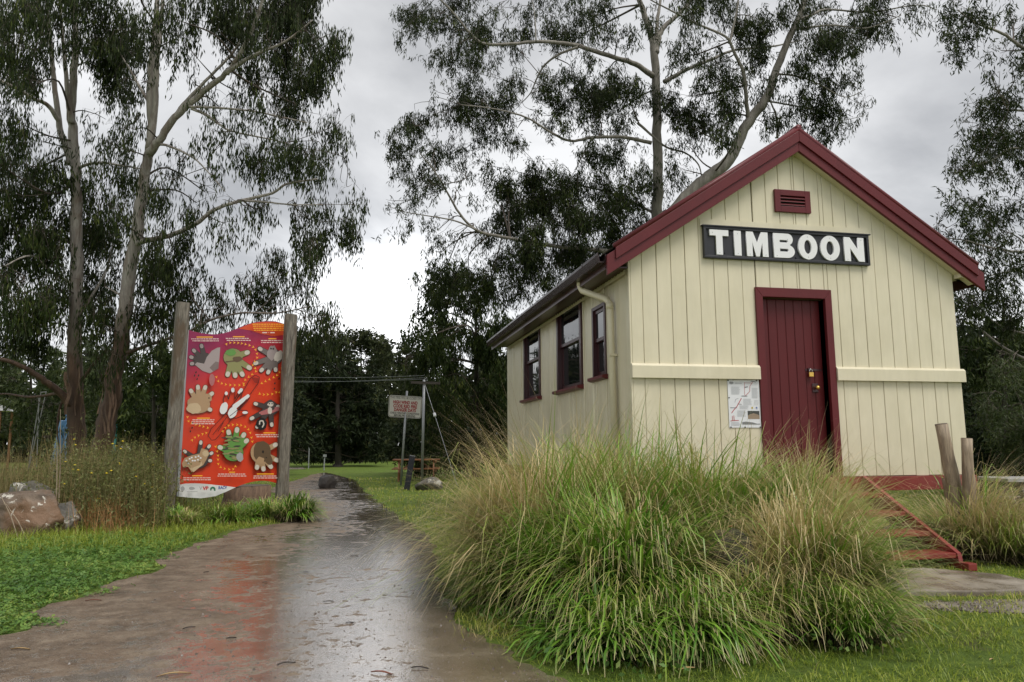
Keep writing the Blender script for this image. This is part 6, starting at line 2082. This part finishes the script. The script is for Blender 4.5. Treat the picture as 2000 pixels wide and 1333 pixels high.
# clover carpet, three leaflets each
x, y, rad = scatter(78000, 3.8, 11.6, -.75, -.16, r)
d = pathdist(x, y)
ragged = np.array([mnoise.noise(Vector((a * 2.2, b * 2.2, 3))) for a, b in zip(x, y)])
insc = pip(PXY, x, y)
ok = (r.random(len(x)) < np.where(insc, np.where(ragged > .25, .30 - d * 1.2, -1), .15 + (d - .1 * ragged) / .4))
x, y, d = x[ok], y[ok], d[ok]
n = len(x)
hgt = (.025 + .07 * r.random(n)) * np.where(insc[ok], .3, np.clip(.3 + d * .8, .3, 1.25))
Vs = []; Rs = []
a0 = r.uniform(0, 6.28, n); sz = r.uniform(.010, .020, n)
tilt = r.normal(0, .35, (n, 2))
base_r = np.clip(r.normal(.5, .2, n) + np.array([mnoise.noise(Vector((a * 1.3, b * 1.3, 9))) for a, b in zip(x, y)]) * .4, 0, 1)
for k in range(3):
    a = a0 + k * 2.094
    dx, dy = np.cos(a), np.sin(a)
    def pt(l, s):
        X = dx * l - dy * s; Y = dy * l + dx * s
        return np.stack([x + X, y + Y, np.maximum(hgt + X * tilt[:, 0] + Y * tilt[:, 1], .008)], 1)
    Vs.append(np.stack([pt(sz * .1, 0 * sz), pt(sz * 1.0, sz * .75), pt(sz * 1.5, 0 * sz), pt(sz * 1.0, -sz * .75)], 1))
    Rs.append(np.repeat(np.clip(base_r + r.normal(0, .08, n), 0, 1), 4))
V = np.concatenate(Vs).reshape(-1, 3); Fc = np.arange(len(V)).reshape(-1, 4)
tag(link('clover', npmesh('clover', V, Fc, {'rnd': np.concatenate(Rs)}), 'clover'), 'low green clover carpet left of the muddy path', 'clover', kind='stuff')

# ragged clover and grass islets creeping onto the path edge
for uu, vv, ru, rvv in ((20, 1300, 60, 14), (265, 1128, 40, 8)):
    pass

# ------------------------------------------------------------------ weeds
def weeds(name, label, n, urange, frange, hrange, m, seed, lean=.15, wd=.007, leafy=0, lm='weed_leaf', kind='stuff'):
    r = np.random.default_rng(seed)
    mu, sp_u = (urange[0] + urange[1]) / 2, (urange[1] - urange[0]) / 2
    u = mu + sp_u * np.clip(r.normal(0, .55, n), -1.5, 1.5); Fd = r.uniform(*frange, n) + r.normal(0, .35, n)
    P = np.array([ground_at(a, b) for a, b in zip(u, Fd)])
    ok = ~pip(PXY, P[:, 0], P[:, 1]) & (pathdist(P[:, 0], P[:, 1]) > .45) & ((u < 336) | (Fd > 13.3))
    P = P[ok]; n = len(P)
    cl = np.array([mnoise.noise(Vector((p[0] * 1.6, p[1] * 1.6, seed))) for p in P])
    L = r.uniform(*hrange, n) * (1 + .55 * cl)
    V, Fc, T, Rn = blades(P, r.uniform(0, 6.28, n), np.abs(r.normal(0, lean, n)), np.abs(r.normal(.25, .35, n)), L, wd * r.uniform(.6, 1.4, n), 4, np.clip(.5 + cl * .5 + r.normal(0, .2, n), 0, 1), r.normal(0, .5, n), 1.6)
    o = tag(link(name, npmesh(name, V, Fc, {'t': T, 'rnd': Rn}), m), label, 'weeds', kind=kind)
    if leafy:
        VV = V.reshape(n, 5, 2, 3).mean(2)
        i = r.integers(0, n, leafy); t = r.integers(1, 4, leafy)
        f_ = r.random((leafy, 1))
        Q = VV[i, t] * (1 - f_) + VV[i, t + 1] * f_ + r.normal(0, .02, (leafy, 3))
        Dv = r.normal(size=(leafy, 3)) + np.array([0, 0, .3])
        V2, F2, R2 = leaf_mesh(Q, Dv, r.uniform(.03, .075, leafy), r.uniform(.010, .024, leafy), np.clip(r.normal(.5, .22, leafy), 0, 1), r)
        o2 = link('weed_leaves', npmesh('wl', V2, F2, {'rnd': R2}), lm, o); o2['kind'] = 'stuff'
    return o


weeds('weed_thicket', 'brown green thicket of tall weeds between the boulder and the panel', 3000, (110, 370), (11.2, 13.6), (.55, 1.35), 'weed', 61, leafy=26000)
weeds('tall_dry_grass', 'tall brownish dry grass behind the boulder at the left edge', 4600, (-220, 170), (12.2, 15.5), (.6, 1.2), 'weed', 62, .3, .007)
weeds('dry_grass_bank', 'dry grass bank around the foot of the two left gums', 4200, (60, 350), (13.6, 16.5), (.7, 1.35), 'weed', 63, .25, .008, 9000)
weeds('rusty_weeds', 'rusty orange dead weed stems at the right foot of the boulder', 900, (140, 300), (10.8, 11.6), (.2, .6), 'weed_red', 64, .35, .007, 1500, 'weed_leaf')

# flowering weeds, each with a few yellow heads
YL = 'tall spindly weed with small yellow flower heads in the thicket left of the panel'
for k in range(9):
    u = R_.uniform(130, 335); Fd = R_.uniform(11.2, 12.6)
    g = ground_at(u, Fd)
    e = empty('flowering_weed', YL, 'weed', 'yellow flowered weeds in the thicket')
    hh = R_.uniform(.75, 1.4)
    pts = [g + np.array([math.sin(t * 3 + k) * .06 * t, math.cos(t * 2.3 + k) * .06 * t, hh * t]) for t in np.linspace(0, 1, 6)]
    mb = MB(); mb.tube(pts, [.007, .006, .005, .005, .004, .003], 5, cap=False)
    hd = [pts[-1]]
    for q in range(3):
        b0 = pts[R_.randint(2, 4)]; tip = b0 + np.array([R_.uniform(-.18, .18), R_.uniform(-.18, .18), R_.uniform(.12, .3)])
        mb.tube([b0, (b0 + tip) / 2 + np.array([0, 0, -.02]), tip], [.004, .0035, .003], 4, cap=False)
        hd.append(tip)
    me = bpy.data.meshes.new('stem'); me.from_pydata(mb.v, [], mb.f); me.update()
    me.attributes.new('rnd', 'FLOAT', 'POINT'); link('stem', me, 'weed_leaf', e)
    for q in hd[:R_.randint(2, 4)]:
        f = MB(); c = Vector(q); nn = 7
        ring = [c + Vector((math.cos(6.283 * i / nn) * .021, math.sin(6.283 * i / nn) * .021, .004 * (i % 2))) for i in range(nn)]
        f.poly(ring + [c + Vector((0, 0, .012)), c - Vector((0, 0, .012))], [(i, (i + 1) % nn, nn) for i in range(nn)] + [((i + 1) % nn, i, nn + 1) for i in range(nn)])
        f.build('flower', 'yellow', e)
# pale dead stalks leaning in front of the boulder
for (a, b), (c, d), Fd in (((32, 1045), (0, 965), 10.0), ((52, 1055), (12, 985), 10.0), ((112, 1010), (118, 800), 10.9), ((104, 1030), (112, 870), 10.4)):
    p0, p1 = at(a, b, Fd), at(c, d, Fd + .1)
    p0 = p0 + (p0 - p1) * max(0, p0[2]) / max(.05, (p1[2] - p0[2])) * 1.0
    e = MB(); e.tube([p0, (p0 + p1) / 2 + np.array([.02, 0, .01]), p1], [.008, .007, .004], 6)
    o = e.build('dry_stalk', 'pole_wood')
    tag(o, 'bleached dead weed stalk leaning in front of the left boulder', 'stalk', 'bleached stalks by the boulder')

# ------------------------------------------------------------------ litter on the path
M['leaf_red'] = plain('fallen_leaf_red', (0.20, 0.06, 0.03), 0.35)
M['leaf_tan'] = plain('fallen_leaf_tan', (0.42, 0.28, 0.12), 0.45)
M['grit'] = plain('wet_grit', (0.09, 0.07, 0.055), 0.35)
M['leaf_orange'] = plain('fallen_leaf_orange', (0.60, 0.18, 0.06), 0.45)
M['leaf_dark'] = plain('fallen_leaf_dark', (0.035, 0.025, 0.02), 0.4)


def fallen(label, u, v, L, wd, ang, m, group=None, z=0.0):
    p = gz(u, v)
    n = 7
    V = []; F = []
    for i in range(n):
        t = i / (n - 1)
        w_ = wd * math.sin(math.pi * (t * .92 + .04)) * .5
        x = (t - .5) * L; yb = .04 * L * math.sin(math.pi * t)
        h_ = .009 + z + .006 * math.sin(math.pi * t * 1.2) * (L / .15)
        for s_, hh in ((-1, .006), (0, 0), (1, .006)):
            V.append((x, yb + s_ * w_, h_ + hh))
    for i in range(n - 1):
        for k in range(2):
            F.append((i * 3 + k, i * 3 + k + 1, (i + 1) * 3 + k + 1, (i + 1) * 3 + k))
    me = bpy.data.meshes.new('leaf'); me.from_pydata(V, [], F); me.update()
    o = link('fallen_leaf', me, m, None, True)
    o.location = (p[0], p[1], 0); o.rotation_euler[2] = ang
    return tag(o, label, 'leaf', group)


fallen('reddish curled gum leaf at the bottom centre of the path', 745, 1319, .13, .02, -.5, 'leaf_red')
fallen('tan gum leaf at the bottom left of the path', 340, 1322, .17, .018, .25, 'leaf_tan')
fallen('thin tan leaf at the far left edge of the path', 40, 1272, .12, .013, -.2, 'leaf_tan')
fallen('red brown leaf on the clover edge at left', 182, 1176, .12, .018, .1, 'leaf_red')
fallen('dark stick like leaf right of the bottom centre', 820, 1309, .10, .010, -.35, 'leaf_dark')
for k, (u, v) in enumerate(((640, 1178), (515, 1050), (600, 1120), (690, 1088), (455, 1250), (760, 1080), (560, 1300), (372, 1230), (680, 1220), (880, 1198), (520, 1140), (400, 1120))):
    fallen('small dark wet leaf lying on the muddy path', u + R_.uniform(-4, 4), v, R_.uniform(.05, .11), R_.uniform(.009, .016), R_.uniform(-.8, .8), 'leaf_dark', 'dark wet leaves on the path')
fallen('pale curled leaf on the lawn at the bottom right', 1938, 1304, .06, .010, .5, 'leaf_tan', z=.03)
fallen('brown curled leaf on the grass below the tussock clump', 1345, 1322, .09, .03, .2, 'leaf_tan', z=.03)
fallen('small orange leaf caught in the tussocks beside the half hidden rock', 1437, 1200, .06, .03, .3, 'leaf_orange', z=.62)
# low broad-leaved weeds along the foot of the clump
r = np.random.default_rng(91)
P = []
for uu, vv, k in ((1120, 1275, 260), (1210, 1290, 420), (1290, 1300, 300), (1660, 1262, 220), (1040, 1225, 200), (1800, 1105, 200)):
    c = gz(uu, vv); P.append(np.array([c[0], c[1], .05]) + r.normal(size=(k, 3)) * np.array([.16, .12, .03]))
P = np.concatenate(P); P[:, 2] = np.abs(P[:, 2]) + .015
V, Fc, Rn = leaf_mesh(P, r.normal(size=(len(P), 3)) + np.array([0, 0, .35]), r.uniform(.03, .06, len(P)), r.uniform(.014, .03, len(P)), r.random(len(P)), r)
tag(link('broad_leaved_weeds', npmesh('bw', V, Fc, {'rnd': Rn}), 'clover'), 'low broad leaved weeds along the foot of the tussock clump', 'weeds', kind='stuff')
# clods and pebbles in the mud
mb = MB()
rp_ = random.Random(5)
cnt = 0
while cnt < 1500:
    u = rp_.uniform(0, 1100); v = 1000 + 340 * rp_.random() ** .7
    p = gz(u, v)
    if not pip(PXY, np.array([p[0]]), np.array([p[1]]))[0]: continue
    rr = rp_.uniform(.002, .006) if rp_.random() < .95 else rp_.uniform(.008, .014)
    a = rp_.uniform(0, 6.28)
    q = [(p[0] + rr * math.cos(a + i * 1.57) * rp_.uniform(.7, 1.3), p[1] + rr * math.sin(a + i * 1.57) * rp_.uniform(.7, 1.3), .004) for i in range(4)] + [(p[0], p[1], .006 + rr * rp_.uniform(.4, .9))]
    mb.poly(q, [(0, 1, 4), (1, 2, 4), (2, 3, 4), (3, 0, 4)])
    cnt += 1
me = bpy.data.meshes.new('grit'); me.from_pydata(mb.v, [], mb.f); me.update()
tag(link('path_grit', me, 'grit'), 'small stones and clods bedded in the muddy path', 'gravel', kind='stuff')
print('LEAVES', NLEAF, 'TRIS', sum(sum(len(p.vertices) - 2 for p in m.polygons) if len(m.polygons) < 5000 else len(m.polygons) * 2 for m in bpy.data.meshes))
